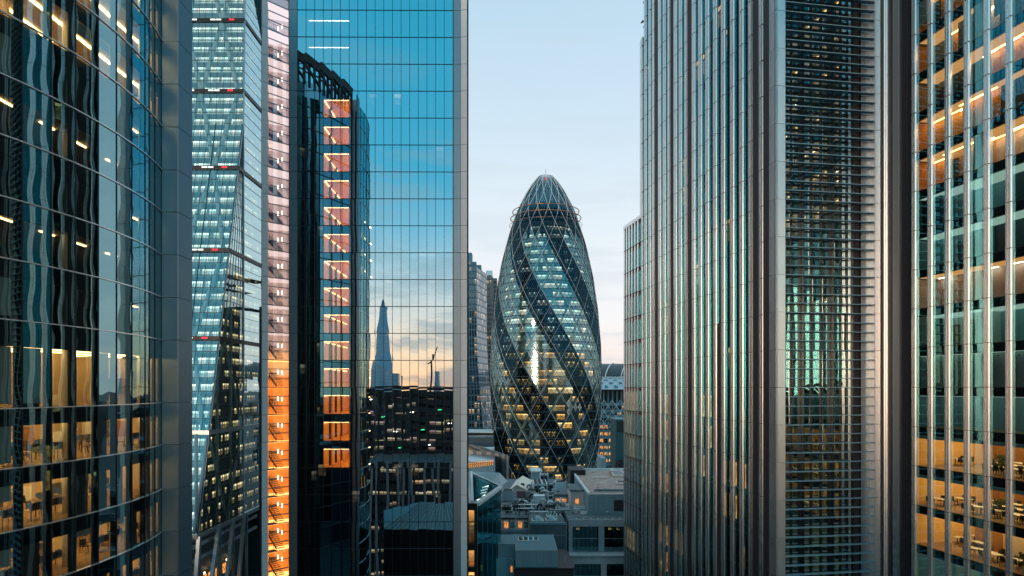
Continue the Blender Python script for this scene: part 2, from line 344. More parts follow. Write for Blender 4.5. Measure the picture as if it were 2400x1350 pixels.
def panes(name, quads, m, parent, n=90, uvs=None):
    """the panes that show largest become parts of their own, the rest one part"""
    order = sorted(range(len(quads)), key=lambda i: -shown(quads[i]))
    rest = MB()
    for r, i in enumerate(order):
        if r < n and shown(quads[i]) > 40:
            b = MB(); b.poly(quads[i]); b.build(name, m, parent)
        else: rest.poly(quads[i])
    o = rest.build(name, m, parent)
    if o and len(rest.f) > 1: o['kind'] = 'stuff'
class Frame:
    """a facade plane: s runs along it, d stands out of it, z is height"""
    def __init__(s, o, a): s.o = Vector((o[0], o[1], 0)); s.a = Vector((a[0], a[1], 0)).normalized(); s.n = Vector((0, 0, 1)).cross(s.a) * -1
    def pt(s, q, d, z): v = s.o + s.a * q + s.n * d; return (v.x, v.y, z)
    def box(s, mb, s0, s1, d0, d1, z0, z1):
        mb.hexa([s.pt(s0, d1, z0), s.pt(s1, d1, z0), s.pt(s1, d0, z0), s.pt(s0, d0, z0), s.pt(s0, d1, z1), s.pt(s1, d1, z1), s.pt(s1, d0, z1), s.pt(s0, d0, z1)])
    def quad(s, s0, s1, d, z0, z1): return [s.pt(s0, d, z0), s.pt(s1, d, z0), s.pt(s1, d, z1), s.pt(s0, d, z1)]
    def wall(s, mb, s0, s1, d, z0, z1): mb.poly(s.quad(s0, s1, d, z0, z1), [(s0, z0), (s1, z0), (s1, z1), (s0, z1)])
    def at(s, u):   # where the ray through image column u meets the plane
        k = (u - 1200) / 1600
        return (k * s.o.y - s.o.x) / (s.a.x - k * s.a.y)

# ------------------------------------------------------------------ setting: ground and streets
g = MB(); g.quad((-6000, -6000, 0), (6000, -6000, 0), (6000, 9000, 0), (-6000, 9000, 0)); g.build('ground', 'asphalt')['kind'] = 'structure'
def part_copy(src, parent, dz):
    c = src.copy(); COL.objects.link(c); c.parent = parent; c.location = src.location + Vector((0, 0, dz)); WL[c.name] = WL[src.name] + Vector((0, 0, dz)); return c

# ================================================================== LEFT: curved glass tower
def curve_x(y): return -30.95 - .0135 * (y - 53.5) ** 2
LZ = [70 + z for z in (-70, -64, -60, -56.2, -52.3, -48.4, -44.5, -40.6, -36.7, -32.8, -28.9, -25, -21.1, -17.1, -13.1, -9.2, -5.15, -1.3, 4.4, 8.3, 12.2, 16.1, 19.95, 23.9, 27.8, 31.7, 35.6, 39.5, 43.4, 47.3, 51.2, 55.2, 59)]
def curve_y(u):
    k = (u - 1200) / 1600; y = 50.0
    for _ in range(60): y = y - (curve_x(y) - k * y) / (-.027 * (y - 53.5) - k)
    return y
LY = [curve_y(u) for u in (380, 363, 350, 340, 309, 273, 230, 177, 120, 52)]
while LY[-1] > 22: LY.append(LY[-1] - 2.45)
LY = LY[::-1]
def lp(y, d, z):      # point on the curved facade, d metres out
    tx = -.027 * (y - 53.5); n = Vector((1, -tx, 0)).normalized()
    return Vector((curve_x(y) + n.x * d, y + n.y * d, z))
def lbox(mb, y0, y1, d0, d1, z0, z1):
    mb.hexa([lp(y0, d1, z0), lp(y1, d1, z0), lp(y1, d0, z0), lp(y0, d0, z0), lp(y0, d1, z1), lp(y1, d1, z1), lp(y1, d0, z1), lp(y0, d0, z1)])
rq = random.Random(12)
LT = thing('office_tower', 'curved dark glass office tower with warm lit offices filling the left edge', 'tower', (-40, 55, 0))
quads = []
for i in range(len(LY) - 1):
    for j in range(len(LZ) - 1):
        quads.append([lp(LY[i] + .04, 0, LZ[j] + .03), lp(LY[i + 1] - .04, 0, LZ[j] + .03), lp(LY[i + 1] - .04, 0, LZ[j + 1] - .03), lp(LY[i] + .04, 0, LZ[j + 1] - .03)])
panes('window_pane', quads, 'glass_left', LT, 95)
for y in LY:
    mb = MB(); lbox(mb, y - .035, y + .035, -.16, .05, 0, 129); mb.build('mullion', 'black_metal', LT)
for z in LZ[1:]:
    mb = MB()
    for i in range(len(LY) - 1): lbox(mb, LY[i], LY[i + 1], -.05, .10, z - .035, z + .035)
    mb.build('transom', 'steel' , LT)
# dark spandrel and jamb lining behind the glass, one per storey
for j in range(len(LZ) - 1):
    z0, z1 = LZ[j], LZ[j + 1]; mb = MB(); inr = 50 < z0 + 4 and z0 < 108
    sp = 1.15 if z1 - z0 < 5 else 1.7
    for i in range(len(LY) - 1):
        a, b = LY[i], LY[i + 1]
        if not inr: lbox(mb, a, b, -.4, -.2, z0, z1); continue
        if b - a < 1.4: lbox(mb, a, b, -.26, -.18, z1 - sp, z1 - .04); continue
        lbox(mb, a, b, -.26, -.18, z1 - sp, z1 - .04)
        lbox(mb, a + .03, a + .16, -.26, -.18, z0, z1 - sp); lbox(mb, b - .42, b - .03, -.26, -.18, z0, z1 - sp)
    mb.build('spandrel', 'black_metal', LT)
    if inr:
        mb = MB(); pts = [lp(y, -.3, 0) for y in LY[6:]]
        top = [(p.x, p.y, z0 + .02) for p in pts] + [(-46, LY[-1], z0 + .02), (-46, LY[6], z0 + .02)]; mb.poly(top)
        mb.build('floor_slab', 'carpet', LT)
        mb = MB(); mb.poly([(x, y, z1 - sp + .15) for x, y, _ in top][::-1]); mb.build('ceiling', 'ceiling', LT)
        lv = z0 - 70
        rel = 'dim' if 4 < lv < 23 else 'lit'  # dim storeys also get darker walls: their shade is put into the colour
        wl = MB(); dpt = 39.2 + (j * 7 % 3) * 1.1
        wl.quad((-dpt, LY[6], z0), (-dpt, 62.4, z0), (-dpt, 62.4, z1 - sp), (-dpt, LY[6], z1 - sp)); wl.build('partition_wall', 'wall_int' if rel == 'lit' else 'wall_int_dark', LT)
        for yy in (46.9, 52.5, 58.3):
            if (j + int(yy)) % 3 == 0:
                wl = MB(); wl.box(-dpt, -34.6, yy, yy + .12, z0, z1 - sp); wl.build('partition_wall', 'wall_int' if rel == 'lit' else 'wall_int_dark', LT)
        for i in range(8, len(LY) - 1):
            if LY[i + 1] - LY[i] < 1.4: continue
            q_ = rq.random()
            if q_ < (.26 if j != 17 else .5) and rel == 'lit': wl = MB(); lbox(wl, LY[i] + .18, LY[i + 1] - .44, -.6, -.5, z0 + .02, z1 - sp); wl.build('unlit_sheet', 'wall_int_dark' if q_ < .2 else 'clad_dark', LT)  # dark sheet behind the pane, added so the bay looks unlit
            elif q_ < .5 and rel == 'lit': wl = MB(); hh = rq.uniform(.3, 1.2); lbox(wl, LY[i] + .18, LY[i + 1] - .44, -.42, -.38, z1 - sp - hh, z1 - sp); wl.build('window_blind', 'blind', LT)
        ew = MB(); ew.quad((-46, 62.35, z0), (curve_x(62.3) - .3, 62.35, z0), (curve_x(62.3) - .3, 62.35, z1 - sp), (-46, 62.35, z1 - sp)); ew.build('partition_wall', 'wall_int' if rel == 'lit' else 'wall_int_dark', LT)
        if rel == 'lit':
            for yy in [44.0 + 1.9 * q for q in range(10)]:
                if rq.random() < .6: wl = MB(); hh = rq.uniform(.9, 2.1); wl.box(-dpt + .05, -dpt + .5, yy, yy + 1.5, z0 + .03, z0 + hh); wl.build('wall_cabinet', rq.choice(['wood', 'wall_int_dark', 'white_top', 'clad_teal']), LT)
            for q in range(3): wl = MB(); xx = -33 - rq.uniform(.5, 7); wl.box(xx - 1.2, xx, 62.2, 62.33, z0 + .8, z0 + 2.2); wl.build('wall_panel', rq.choice(['wood', 'white_top', 'wall_int_dark']), LT)
        # linear ceiling lamps
        xs = (-33.0, -35.4, -37.8) if rel == 'lit' else (-33.4,)
        for q, xx in enumerate(xs):
            mb = MB(); mb.box(xx - .22, xx - .02, 37, 62, z1 - sp + .06, z1 - sp + .12) if rel == 'lit' else [mb.box(xx - .16, xx, yy, yy + 1.5, z1 - sp + .06, z1 - sp + .12) for yy in (44.3, 48.4, 52.1, 56.3, 59.6) if (int(yy) + j) % 2]
            mb.build('ceiling_emitter', 'lamp_bright' if rel == 'lit' else 'lamp_warm', LT)
for yy in (50.2, 60.4):
    mb = MB(); mb.cyl(-32.6, yy, 45, 110, .42, 20); mb.build('column', 'column_white', LT, True)
for (j, i0) in ((17, 13), (17, 10), (17, 9), (18, 9), (22, 9), (16, 9)):
    if i0 + 1 < len(LY):
        mb = MB(); zt = LZ[j + 1] - (1.15 if j != 17 else 1.7)
        a, b = LY[i0], LY[i0 + 1]; lbox(mb, a + .2, b - .45, -.42, -.36, LZ[j] + .3, zt); mb.build('window_blind', 'blind', LT)
# metal corner pier with one panel per storey
xs0 = -.5125 * 62.45; xs1 = -.4893 * 62.45
mb = MB(); mb.box(xs0 - .1, xs1 - .05, 62.55, 65.0, 0, 125.6); mb.build('pier_core', 'black_metal', LT)
for j in range(6, len(LZ) - 1):
    mb = MB(); mb.box(xs0 + .02, xs1, 62.38, 62.6, LZ[j] + .025, LZ[j + 1] - .025); o = mb.build('pier_panel', 'grey_panel', LT)
    mb = MB(); mb.box(xs1 - .08, xs1 + .02, 62.62, 65.2, LZ[j] + .025, LZ[j + 1] - .025); mb.build('side_panel', 'blue_panel', LT)
mb = MB(); mb.box(-31.8, -.4712 * 65.5, 65.3, 65.6, 0, 125.6); mb.build('edge_strip', 'grey_panel', LT)
# rear curved wall: only the mirror facade opposite shows it
bk = [(-31.45, 66.0), (-32.7, 68.6), (-34.05, 71.4), (-35.6, 74.2), (-37.7, 77.0), (-40.2, 79.8), (-43.2, 82.2), (-47, 84.5), (-51, 86.2)]
mb = MB(); q2 = MB(); ln = MB(); dist = 0
for i in range(len(bk) - 1):
    (x0, y0), (x1, y1) = bk[i], bk[i + 1]; L = math.hypot(x1 - x0, y1 - y0)
    ztop = 125.6 + min(i, 5) * .3
    q2.poly([(x1, y1, 0), (x0, y0, 0), (x0, y0, ztop), (x1, y1, ztop)], None)
    mb.poly([(x1 - .9, y1 - .5, 0), (x0 - .9, y0 - .5, 0), (x0 - .9, y0 - .5, ztop), (x1 - .9, y1 - .5, ztop)], [(dist + L, 0), (dist, 0), (dist, ztop), (dist + L, ztop)])
    for f in range(1, 32): ln.bar((x0 + .05, y0 + .05, f * 3.9 + .9), (x1 + .05, y1 + .05, f * 3.9 + .9), .1, .14)
    ln.bar((x0 + .05, y0 + .05, 0), (x0 + .05, y0 + .05, ztop), .1)
    # roof-edge frame: posts, rails and raking blades
    for f in range(3):
        fx = x0 + (x1 - x0) * f / 3; fy = y0 + (y1 - y0) * f / 3; ln.bar((fx, fy, ztop - 1), (fx, fy, ztop + 3.4), .42)
    ln.bar((x0, y0, ztop + 3.4), (x1, y1, ztop + 4.3), .6, 1.5); ln.bar((x0, y0, ztop + 1.6), (x1, y1, ztop + 1.6), .25); ln.bar((x0, y0, ztop), (x1, y1, ztop + 3.2), .4)
    dist += L
mb.build('rear_rooms', 'rooms_scalpel', LT); q2.build('rear_glazing', 'glass_rear', LT); ln.build('rear_frame', 'black_metal', LT)
mb = MB(); mb.poly([(x, y, 125.02) for x, y in bk][::-1] + [(-60, 86, 125.02), (-60, 20, 125.02)] + [tuple(lp(y, 0, 125.02)) for y in LY]); mb.build('roof', 'felt', LT)
mb = MB(); mb.box(-60, -46.2, 20, 84, 0, 124.5); mb.box(-46.4, -33, 62.9, 65.8, 0, 124.9); mb.build('core', 'black_metal', LT)
mb = MB(); mb.quad((-60, 20, 0), (curve_x(LY[0]), LY[0], 0), (curve_x(LY[0]), LY[0], 125), (-60, 20, 125)); mb.build('end_wall', 'blue_panel', LT)

# desks, chairs, screens in the lit offices: one of each kind, then copies
def make_desk():
    t = thing('office_desk', 'pale office desk with dark screens inside the curved tower at the left edge', 'desk', (0, 0, 0), 'desks in the curved tower offices')
    b = MB(); b.box(-.4, .4, -.8, .8, .70, .74); b.build('desk_top', 'desk_wood', t)
    for sx in (-1, 1):
        for sy in (-1, 1):
            b = MB(); b.box(sx * .36 - .02, sx * .36 + .02, sy * .74 - .02, sy * .74 + .02, 0, .70); b.build('leg', 'dark_metal', t)
    for sy in (-.38, .38):
        b = MB(); b.box(.0, .03, sy - .28, sy + .28, .88, 1.22); b.box(-.02, .05, sy - .03, sy + .03, .742, .9); b.build('monitor', 'screen', t)
    b = MB(); b.box(.38, .41, -.8, .8, .75, 1.25); b.build('divider', 'wall_int_dark', t)
    return t
def make_chair(label, group, m='black_plastic'):
    t = thing('office_chair', label, 'chair', (0, 0, 0), group)
    b = MB(); b.box(-.23, .23, -.23, .23, .43, .49); b.build('seat', m, t)
    b = MB(); b.hexa([(-.23, .20, .5), (.23, .20, .5), (.23, .24, .5), (-.23, .24, .5), (-.21, .27, .95), (.21, .27, .95), (.21, .31, .95), (-.21, .31, .95)]); b.build('backrest', m, t)
    for sx in (-1, 1):
        for sy in (-1, 1):
            b = MB(); b.bar((sx * .19, sy * .19, .43), (sx * .24, sy * .24, 0), .03); b.build('leg', 'black_metal', t)
    return t
def place(proto, used, loc, rz=0.0, label=None):
    if not used: used.append(1); proto.location = loc; proto.rotation_euler.z = rz; o = proto
    else:
        o = proto.copy(); COL.objects.link(o); o.location = loc; o.rotation_euler.z = rz
        for ch in proto.children:
            d = ch.copy(); COL.objects.link(d); d.parent = o
    if label: o['label'] = label
    return o
desk = make_desk(); ud = []; och = make_chair('black office chair at a desk inside the curved tower at the left edge', 'chairs in the curved tower offices'); uc = []
rnd = random.Random(3)
for j in (13, 14, 15, 16):
    for yy in (44.9, 47.6, 49.8, 52.4, 54.8, 57.2, 59.9):
        for xx in (-33.4, -36.3):
            if rnd.random() < .22: continue
            place(desk, ud, (xx + rnd.uniform(-.2, .2), yy, LZ[j] + .03)); place(och, uc, (xx - .85, yy + rnd.uniform(-.4, .4), LZ[j] + .03), R(90) + rnd.uniform(-.8, .8))

# ================================================================== SCALPEL-like mirror tower
F = Frame((-33.1, 101.05), (26.64, .22)); G = Frame((-35.95, 97.9), (2.85, 3.15))
def mirror(p):
    p = Vector(p); v = Vector((p.x - F.o.x, p.y - F.o.y, 0)); return p - F.n * (2 * v.dot(F.n))
def MP(u, v, Yv): return mirror(P(u, v, Yv))
ST = thing('mirror_tower', 'blue mirror glass tower with one column of orange stair windows', 'tower', (-20, 110, 0))
ZT = 154
FK = list(range(-18, 22)); fz = lambda k: 70.15 + 3.99 * k
cu = [697 + (1061.5 - 697) * i / 18 for i in range(19)]; cs = [F.at(u) for u in cu]
quads = [F.quad(cs[i] + .012, cs[i + 1] - .012, 0, fz(k) + .03, fz(k + 1) - .03) for i in range(18) for k in FK if k < 21]
panes('window_pane', quads, 'glass_scalpel', ST, 96)
for s_ in cs:
    mb = MB(); F.box(mb, s_ - .03, s_ + .03, -.12, .05, 0, ZT); mb.build('mullion', 'black_metal', ST)
for k in FK:
    mb = MB(); F.box(mb, cs[0], cs[-1], -.12, .045, fz(k) - .05, fz(k) + .05); mb.build('transom', 'black_metal', ST)
for k in range(-16, 21):
    z0, z1 = fz(k) + .03, fz(k + 1) - .03
    for (u0, u1, nm, m, d) in ((678.5, 696.5, 'louvre_panel', 'grey_panel', .06), (1063, 1079.5, 'louvre_panel', 'grey_panel', .06), ):
        mb = MB(); s0, s1 = F.at(u0), F.at(u1); F.box(mb, s0, s1, -.1, d, z0, z1)
        if nm == 'louvre_panel':
            nr = 11
            for q in range(nr): zz_ = s0 + (s1 - s0) * (q + .5) / nr; F.box(mb, zz_ - .02, zz_ + .02, d, d + .035, z0, z1)
        mb.build(nm, m, ST)
    mb = MB(); pa_, pb_ = Vector(F.pt(F.at(1080.2), .06, 0)), Vector(F.pt(F.at(1094.5), .42, 0)); dn = Vector((0, .5, 0))
    mb.hexa([(p_.x, p_.y, q_) for q_ in (z0, z1) for p_ in (pa_, pb_, pb_ + dn, pa_ + dn)]); mb.build('pier_panel', 'white_panel', ST)
    s0, s1 = .06, G.at(627)
    mb = MB(); G.box(mb, s0, s1, -.1, .08, z0, z1); mb.build('pier_panel', 'white_panel', ST)
e0 = F.at(1094.5); ce = Vector(F.pt(e0, 0, 0))
mb = MB()
for (a, b) in (((F.pt(e0, .2, 0)), (ce.x - 4.5, 140)), ((ce.x - 4.5, 140), (-52, 142)), ((-52, 142), G.pt(0, 0, 0))):
    mb.poly([(a[0], a[1], 0), (b[0], b[1], 0), (b[0], b[1], ZT), (a[0], a[1], ZT)], [(0, 0), (30, 0), (30, ZT), (0, ZT)])
mb.build('side_wall', 'shadow_block', ST)
mb = MB(); mb.poly([(p[0], p[1], ZT) for p in (G.pt(0, 0, 0), F.pt(0, 0, 0), F.pt(e0, 0, 0), (ce.x - 4.5, 140), (-52, 142))]); mb.build('roof', 'felt', ST)
sA, sB = F.at(757.5), F.at(818.8)
mb = MB()
for (a, b) in ((cs[0], sA - .06), (sB + .06, cs[-1] + 2.2)): F.wall(mb, a, b, -2.0, 0, ZT)
F.wall(mb, sA, sB, -2.0, 0, fz(-3) - .1); F.wall(mb, sA, sB, -2.0, fz(11), ZT)
mb.build('office_rooms', 'rooms_scalpel', ST)
mb = MB(); F.box(mb, 0, cs[0], -.5, -.12, 0, ZT); F.box(mb, cs[-1], e0, -.5, -.12, 0, ZT); mb.build('pier_core', 'black_metal', ST)
# stair lobbies: one room per storey, an LED strip running back along each ceiling
for k in range(-3, 11):
    z0, z1 = fz(k) + .06, fz(k) + 2.82; D = -15
    rm = MB(); rm.poly([F.pt(sA, -.3, z0), F.pt(sA, D, z0), F.pt(sA, D, z1), F.pt(sA, -.3, z1)]); rm.poly([F.pt(sB, -.3, z0), F.pt(sB, D, z0), F.pt(sB, D, z1), F.pt(sB, -.3, z1)])
    rm.poly([F.pt(sA, D, z0), F.pt(sB, D, z0), F.pt(sB, D, z1), F.pt(sA, D, z1)]); rm.poly([F.pt(sA, -.3, z0), F.pt(sB, -.3, z0), F.pt(sB, D, z0), F.pt(sA, D, z0)])
    rm.poly([F.pt(sA, -.3, z1), F.pt(sB, -.3, z1), F.pt(sB, D, z1), F.pt(sA, D, z1)]); lo = rm.build('stair_lobby', 'orange_wall', ST)
    mb = MB(); F.box(mb, sA + .05, sA + .13, D + .3, -.35, z1 - .13, z1 - .04); mb.build('light_strip', 'led_orange', lo)
    mb = MB(); F.box(mb, sA + .1, sB - .1, -.48, -.36, z1 - .10, z1 - .03); mb.build('light_strip', 'led_orange', lo)
    mb = MB(); F.box(mb, sB - .12, sB - .04, D + .4, -.8, z0 + .1, z1 - .1); mb.build('wall_emitter', 'lobby_fill', lo)  # added glowing panel, out of view, to brighten the opposite lobby wall
    mb = MB()
    for dd in (-3.2, -6.8, -10.4): F.box(mb, sA + .02, sA + .3, dd - .3, dd, z0, z1)
    mb.build('pillar', 'stair_steel', lo)
    mb = MB(); F.box(mb, sA - .02, sB + .02, -.5, -.2, z1, fz(k + 1)); mb.build('spandrel', 'black_metal', ST)
for k in (12, 13):
    mb = MB(); s0, s1 = F.at(721), F.at(817); F.box(mb, s0, s1, -.7, -.6, fz(k) + 2.72, fz(k) + 2.78); mb.build('light_strip', 'lamp_white', ST)
# the folded bay with the open staircase
g0, g1 = G.at(628), 4.38
quads = []; zz_ = fz(-18)
while zz_ < ZT - 2: quads.append(G.quad(g0, g1, 0, zz_ + .03, zz_ + 1.30)); zz_ += 1.33
panes('stair_pane', [q for q in quads if q[0][2] < 75], 'glass_stair', ST, 30); panes('stair_pane', [q for q in quads if q[0][2] >= 75], 'glass_stair_high', ST, 45)  # upper panes are a pinker, more reflective copy, to bring out reflected sky
for q in quads:
    z_ = q[0][2] - .03; mb = MB(); G.box(mb, g0, g1, -.06, .06, z_ - .05, z_ + .05)
    if 30 < z_ < 135: mb.build('transom', 'blue_panel', ST)
for (za, zb_, wm) in ((0, fz(0) + 1.6, 'orange_wall'), (fz(0) + 1.6, ZT, 'stair_pale')):
    RM = [G.pt(g0, -.06, 0), (-36.7, 103.2, 0), (-33.9, 104.4, 0), G.pt(g1, -.06, 0)]; mb = MB(); [mb.poly([(RM[i][0], RM[i][1], za), (RM[i + 1][0], RM[i + 1][1], za), (RM[i + 1][0], RM[i + 1][1], zb_), (RM[i][0], RM[i][1], zb_)]) for i in range(3)]
    mb.build('stair_wall', wm, ST)  # upper walls are tinted pale pink in place of sky reflected in the panes
mb = MB()   # a flight of steps going up and back, with landing and handrail
zf = fz(-8)
for i in range(9): G.box(mb, g0 + 1.7, g1 - .35, -.9 - i * .3, -.62 - i * .3, zf + .2 + i * .22, zf + .26 + i * .22)
mb.bar(G.pt(g0 + 1.66, -.6, zf + .2), G.pt(g0 + 1.66, -3.4, zf + 2.2), .06, .3); mb.bar(G.pt(g0 + 1.66, -.6, zf + 1.2), G.pt(g0 + 1.66, -3.4, zf + 3.1), .05)
for i in range(5): a = G.pt(g0 + 1.66, -.6 - i * .68, zf + .2 + i * .49); mb.bar(a, (a[0], a[1], a[2] + 1), .03)
G.box(mb, g0 + 1.9, g1 - .1, -4.0, -3.3, zf + 2.05, zf + 2.2); G.box(mb, g0 + .05, g0 + 1.6, -1.2, -.2, zf - .02, zf + .06)
G.box(mb, g0 + 1.0, g0 + 1.04, -.3, -.26, zf + .06, zf + 1.15); mb.bar(G.pt(g0, -.3, zf + 1.15), G.pt(g1, -.3, zf + 1.15), .05)
st0 = mb.build('staircase', 'stair_steel', ST)
mb = MB(); G.box(mb, g1 - .16, g1 - .06, -1.9, -1.82, zf + 1.9, zf + 2.5); G.box(mb, g1 - .16, g1 - .06, -3.1, -3.02, zf + 2.0, zf + 2.6); wl0 = mb.build('wall_emitter', 'lamp_white', ST)
mb = MB(); mb.poly([(p_[0], p_[1], zf + 3.88) for p_ in RM]); cl0 = mb.build('ceiling_emitter', 'fill_orange', ST); mb = MB(); mb.poly([(p_[0], p_[1], zf + 3.88) for p_ in RM]); cl1 = mb.build('ceiling_emitter', 'fill_blush', ST); cl1.location.z += 3.99 * 9; WL[cl1.name].z += 3.99 * 9  # glowing sheets over the whole ceiling, added to fill the stair bay with light
for k in range(-7, 14):
    for o in (st0, wl0): part_copy(o, ST, 3.99 * (k + 8))
    if k < 1: part_copy(cl0, ST, 3.99 * (k + 8))
    elif k > 1: part_copy(cl1, ST, 3.99 * (k - 1))

# ================================================================== RIGHT: steel-finned tower
C0 = (28.17, 72.7)
A = Frame(C0, (.17, -1)); B = Frame(C0, (1, .17)); Cf = Frame((40.43, 74.75), (.17, -1))
RT = thing('finned_tower', 'tall tower with close polished steel fins and a stepped front, filling the right side', 'tower', (45, 80, 0))
RZ = 150
rz = lambda k: 70.1 + 4.0 * k
aU = [1507, 1515, 1525, 1534, 1548, 1559, 1570.5, 1585, 1597, 1610.5, 1628, 1643.5, 1660, 1678, 1697, 1718.5, 1740, 1761.5, 1786.5]
aS = [A.at(u) for u in aU]
DARK = {3: 1, 6: 1, 9: 1, 17: 1}        # bays after these fins are solid dark grilles
def fin(fr, s_, z0, z1, dep=.46, wd=.30, m='steel_fin'):
    mb = MB(); fr.box(mb, s_ - wd / 2, s_ + wd / 2, -.05, dep * .45, z0, z1); fr.box(mb, s_ - wd * .36, s_ - wd * .06, dep * .45, dep, z0, z1); fr.box(mb, s_ + wd * .10, s_ + wd * .36, dep * .45, dep, z0, z1)
    return mb.build('steel_fin', m, RT)
quads = []; rd = random.Random(5)
for i, s_ in enumerate(aS):
    fin(A, s_, 0, RZ if i else 127.5, .26, min(.95, (aS[min(i + 1, 18)] - aS[max(i - 1, 0)]) * (.5 if 0 < i < 18 else .8) * .46))
sP0, sP1 = A.at(1808.5), 0.0
for i in range(len(aS)):
    a = aS[i] + .36; b = (aS[i + 1] if i + 1 < len(aS) else sP0) - .36
    if i in DARK or i == len(aS) - 1:
        mb = MB(); A.box(mb, a, b, -.4, .12, 0, RZ); mb.build('grille_panel', 'grille', RT)
        continue
    for k in range(-17, 20):
        if i == 13 and k < 2: continue
        quads.append(A.quad(a, b, 0, rz(k) - .0, rz(k) + 3.1)); quads.append(A.quad(a, b, .0, rz(k) + 3.14, rz(k) + 3.96))
    if i == 13:
        mb = MB(); A.box(mb, a, b, -.4, .10, 0, rz(2)); mb.build('grille_panel', 'grille', RT)
panes('window_pane', quads, 'glass_right', RT, 95); jn = MB()
for k in range(-17, 20):
    mb = MB(); A.box(mb, aS[0], sP0, -.1, .02, rz(k) - .035, rz(k) + .035); A.box(mb, aS[0], sP0, -.1, .02, rz(k) + 3.08, rz(k) + 3.14)
    for s_ in aS: A.box(jn, s_ - .42, s_ + .42, -.02, .27, rz(k) - .018, rz(k) + .018)
    mb.build('floor_band', 'joint', RT)
mb = MB(); A.wall(mb, aS[0], sP0, -1.0, 0, RZ); mb.build('office_rooms', 'rooms_right', RT)
for (i, ks) in ((4, (2, -1, -2, -4, -6, -7)), (5, (-1, -2, -3, -4, -6)), (8, (-2, -3, -4, -6)), (10, (-1, -3)), (11, (-1, -2)), (14, (-3, -4)), (15, (-3,))):
    for k in ks:
        a, b = aS[i] + .3, aS[i + 1] - .3; mb = MB(); A.box(mb, a, b, -.62, -.58, rz(k) + .15, rz(k) + 3.0); mb.build('lit_room', 'lit_orange' if i != 11 and i != 10 else 'lit_yellow', RT)
# lower step at the far end
aL = [A.at(u) for u in (1466, 1471.5, 1477.5, 1484, 1491, 1498)]
zs = 98.4
mb = MB(); A.box(mb, aL[0] - .2, aS[0], -12, -.6, 0, zs - .4); mb.build('step_body', 'black_metal', RT)
mb = MB(); A.box(mb, aL[0] - .3, aS[0], -12, .3, zs - .4, zs + .2); mb.build('step_coping', 'steel', RT)
quads = []
for i, s_ in enumerate(aL):
    mb = MB(); A.box(mb, s_ - .28, s_ + .28, -.05, .25, 0, zs - .4); mb.build('steel_fin', 'steel_fin', RT)
    b = aL[i + 1] if i + 1 < len(aL) else aS[0]
    for k in range(-17, 7): quads.append(A.quad(s_ + .28, b - .28, .0, rz(k), rz(k) + 3.4))
panes('window_pane', quads, 'glass_right', RT, 1)
mb = MB(); A.wall(mb, aL[0], aS[0], -.5, 0, zs - .4); mb.build('office_rooms', 'rooms_right', RT)
for k in range(-17, 7):
    mb = MB(); A.box(mb, aL[0] - .1, aS[0], -.05, .27, rz(k) - .05, rz(k) + .05); mb.build('floor_band', 'joint', RT)
for q, (i, k) in enumerate(((0, -1), (1, -1), (2, -1), (3, -1), (4, -1), (1, -2), (2, -2), (3, -3), (2, -3), (1, -7), (2, -7), (3, -7), (2, 1), (1, 4), (2, 3))):
    mb = MB(); A.box(mb, aL[i] + .3, (aL + [aS[0]])[i + 1] - .3, -.3, -.26, rz(k) + .15, rz(k) + 3.2); mb.build('lit_room', 'lit_orange' if k > -2 else 'lit_yellow', RT)
# top corner stub
mb = MB(); A.box(mb, aS[0] - 1.2, aS[0], -10, .1, zs, 127.5); mb.build('stair_stub', 'steel', RT)
# corner pier, polished, one panel per storey on each face
bL = B.at(1837)
mb = MB(); A.box(mb, sP0, -.02, -.6, .02, 0, RZ); mb.build('pier_core', 'black_metal', RT)
for k in range(-8, 19):
    z0, z1 = rz(k) + .02, rz(k + 1) - .02
    mb = MB(); A.box(mb, sP0, 0.3, .03, .30, z0, z1); mb.build('pier_panel', 'steel', RT)
    mb = MB(); B.box(mb, -.3, bL, .0, .30, z0, z1); mb.build('pier_panel', 'steel', RT)
# louvred face: horizontal sunshades in front of glazing
bR = B.at(2045); bE = B.at(2061)
cols = [bL + (bR - bL) * i / 9 for i in range(10)]
quads = [B.quad(cols[i] + .03, cols[i + 1] - .03, -.55, rz(k) + .02, rz(k + 1) - .04) for i in range(9) for k in range(-17, 20)]
quads = [q for i, q in enumerate(quads) if i // 37 != 7]
panes('window_pane', quads, 'glass_b', RT, 1)
for i, s_ in enumerate(cols[1:-1]):
    mb = MB(); B.box(mb, s_ - .05, s_ + .05, -.6, -.35, 0, RZ); mb.build('mullion', 'black_metal' if i != 6 else 'steel', RT)
mb = MB(); B.box(mb, cols[7], cols[8], -.7, -.5, 0, RZ); mb.build('grille_panel', 'grille', RT)
mb = MB(); B.box(mb, cols[8] + .05, cols[9], -.52, -.42, 0, RZ); mb.build('light_panel', 'grey_panel', RT)
mb = MB(); B.wall(mb, bL, bR, -1.6, 0, RZ); mb.build('office_rooms', 'rooms_louvre', RT)
z = rz(-8)
while z < rz(19):
    if True:
        mb = MB(); B.box(mb, bL, bR - .02, -.28, .34, z - .015, z + .02); B.box(mb, bL, bR, .345, .37, z - .05, z + .025); mb.build('louvre_blade', 'louvre', RT)
    z += 1.0
for s_ in (cols[2], cols[5], cols[7]):
    mb = MB(); B.box(mb, s_ - .03, s_ + .03, -.35, .05, 0, RZ); mb.build('louvre_bracket', 'dark_metal', RT)
for k in range(-8, 19):
    mb = MB(); B.box(mb, bR, bE - .1, -.5, .32, rz(k) + .02, rz(k + 1) - .02); mb.build('pier_panel', 'steel', RT)
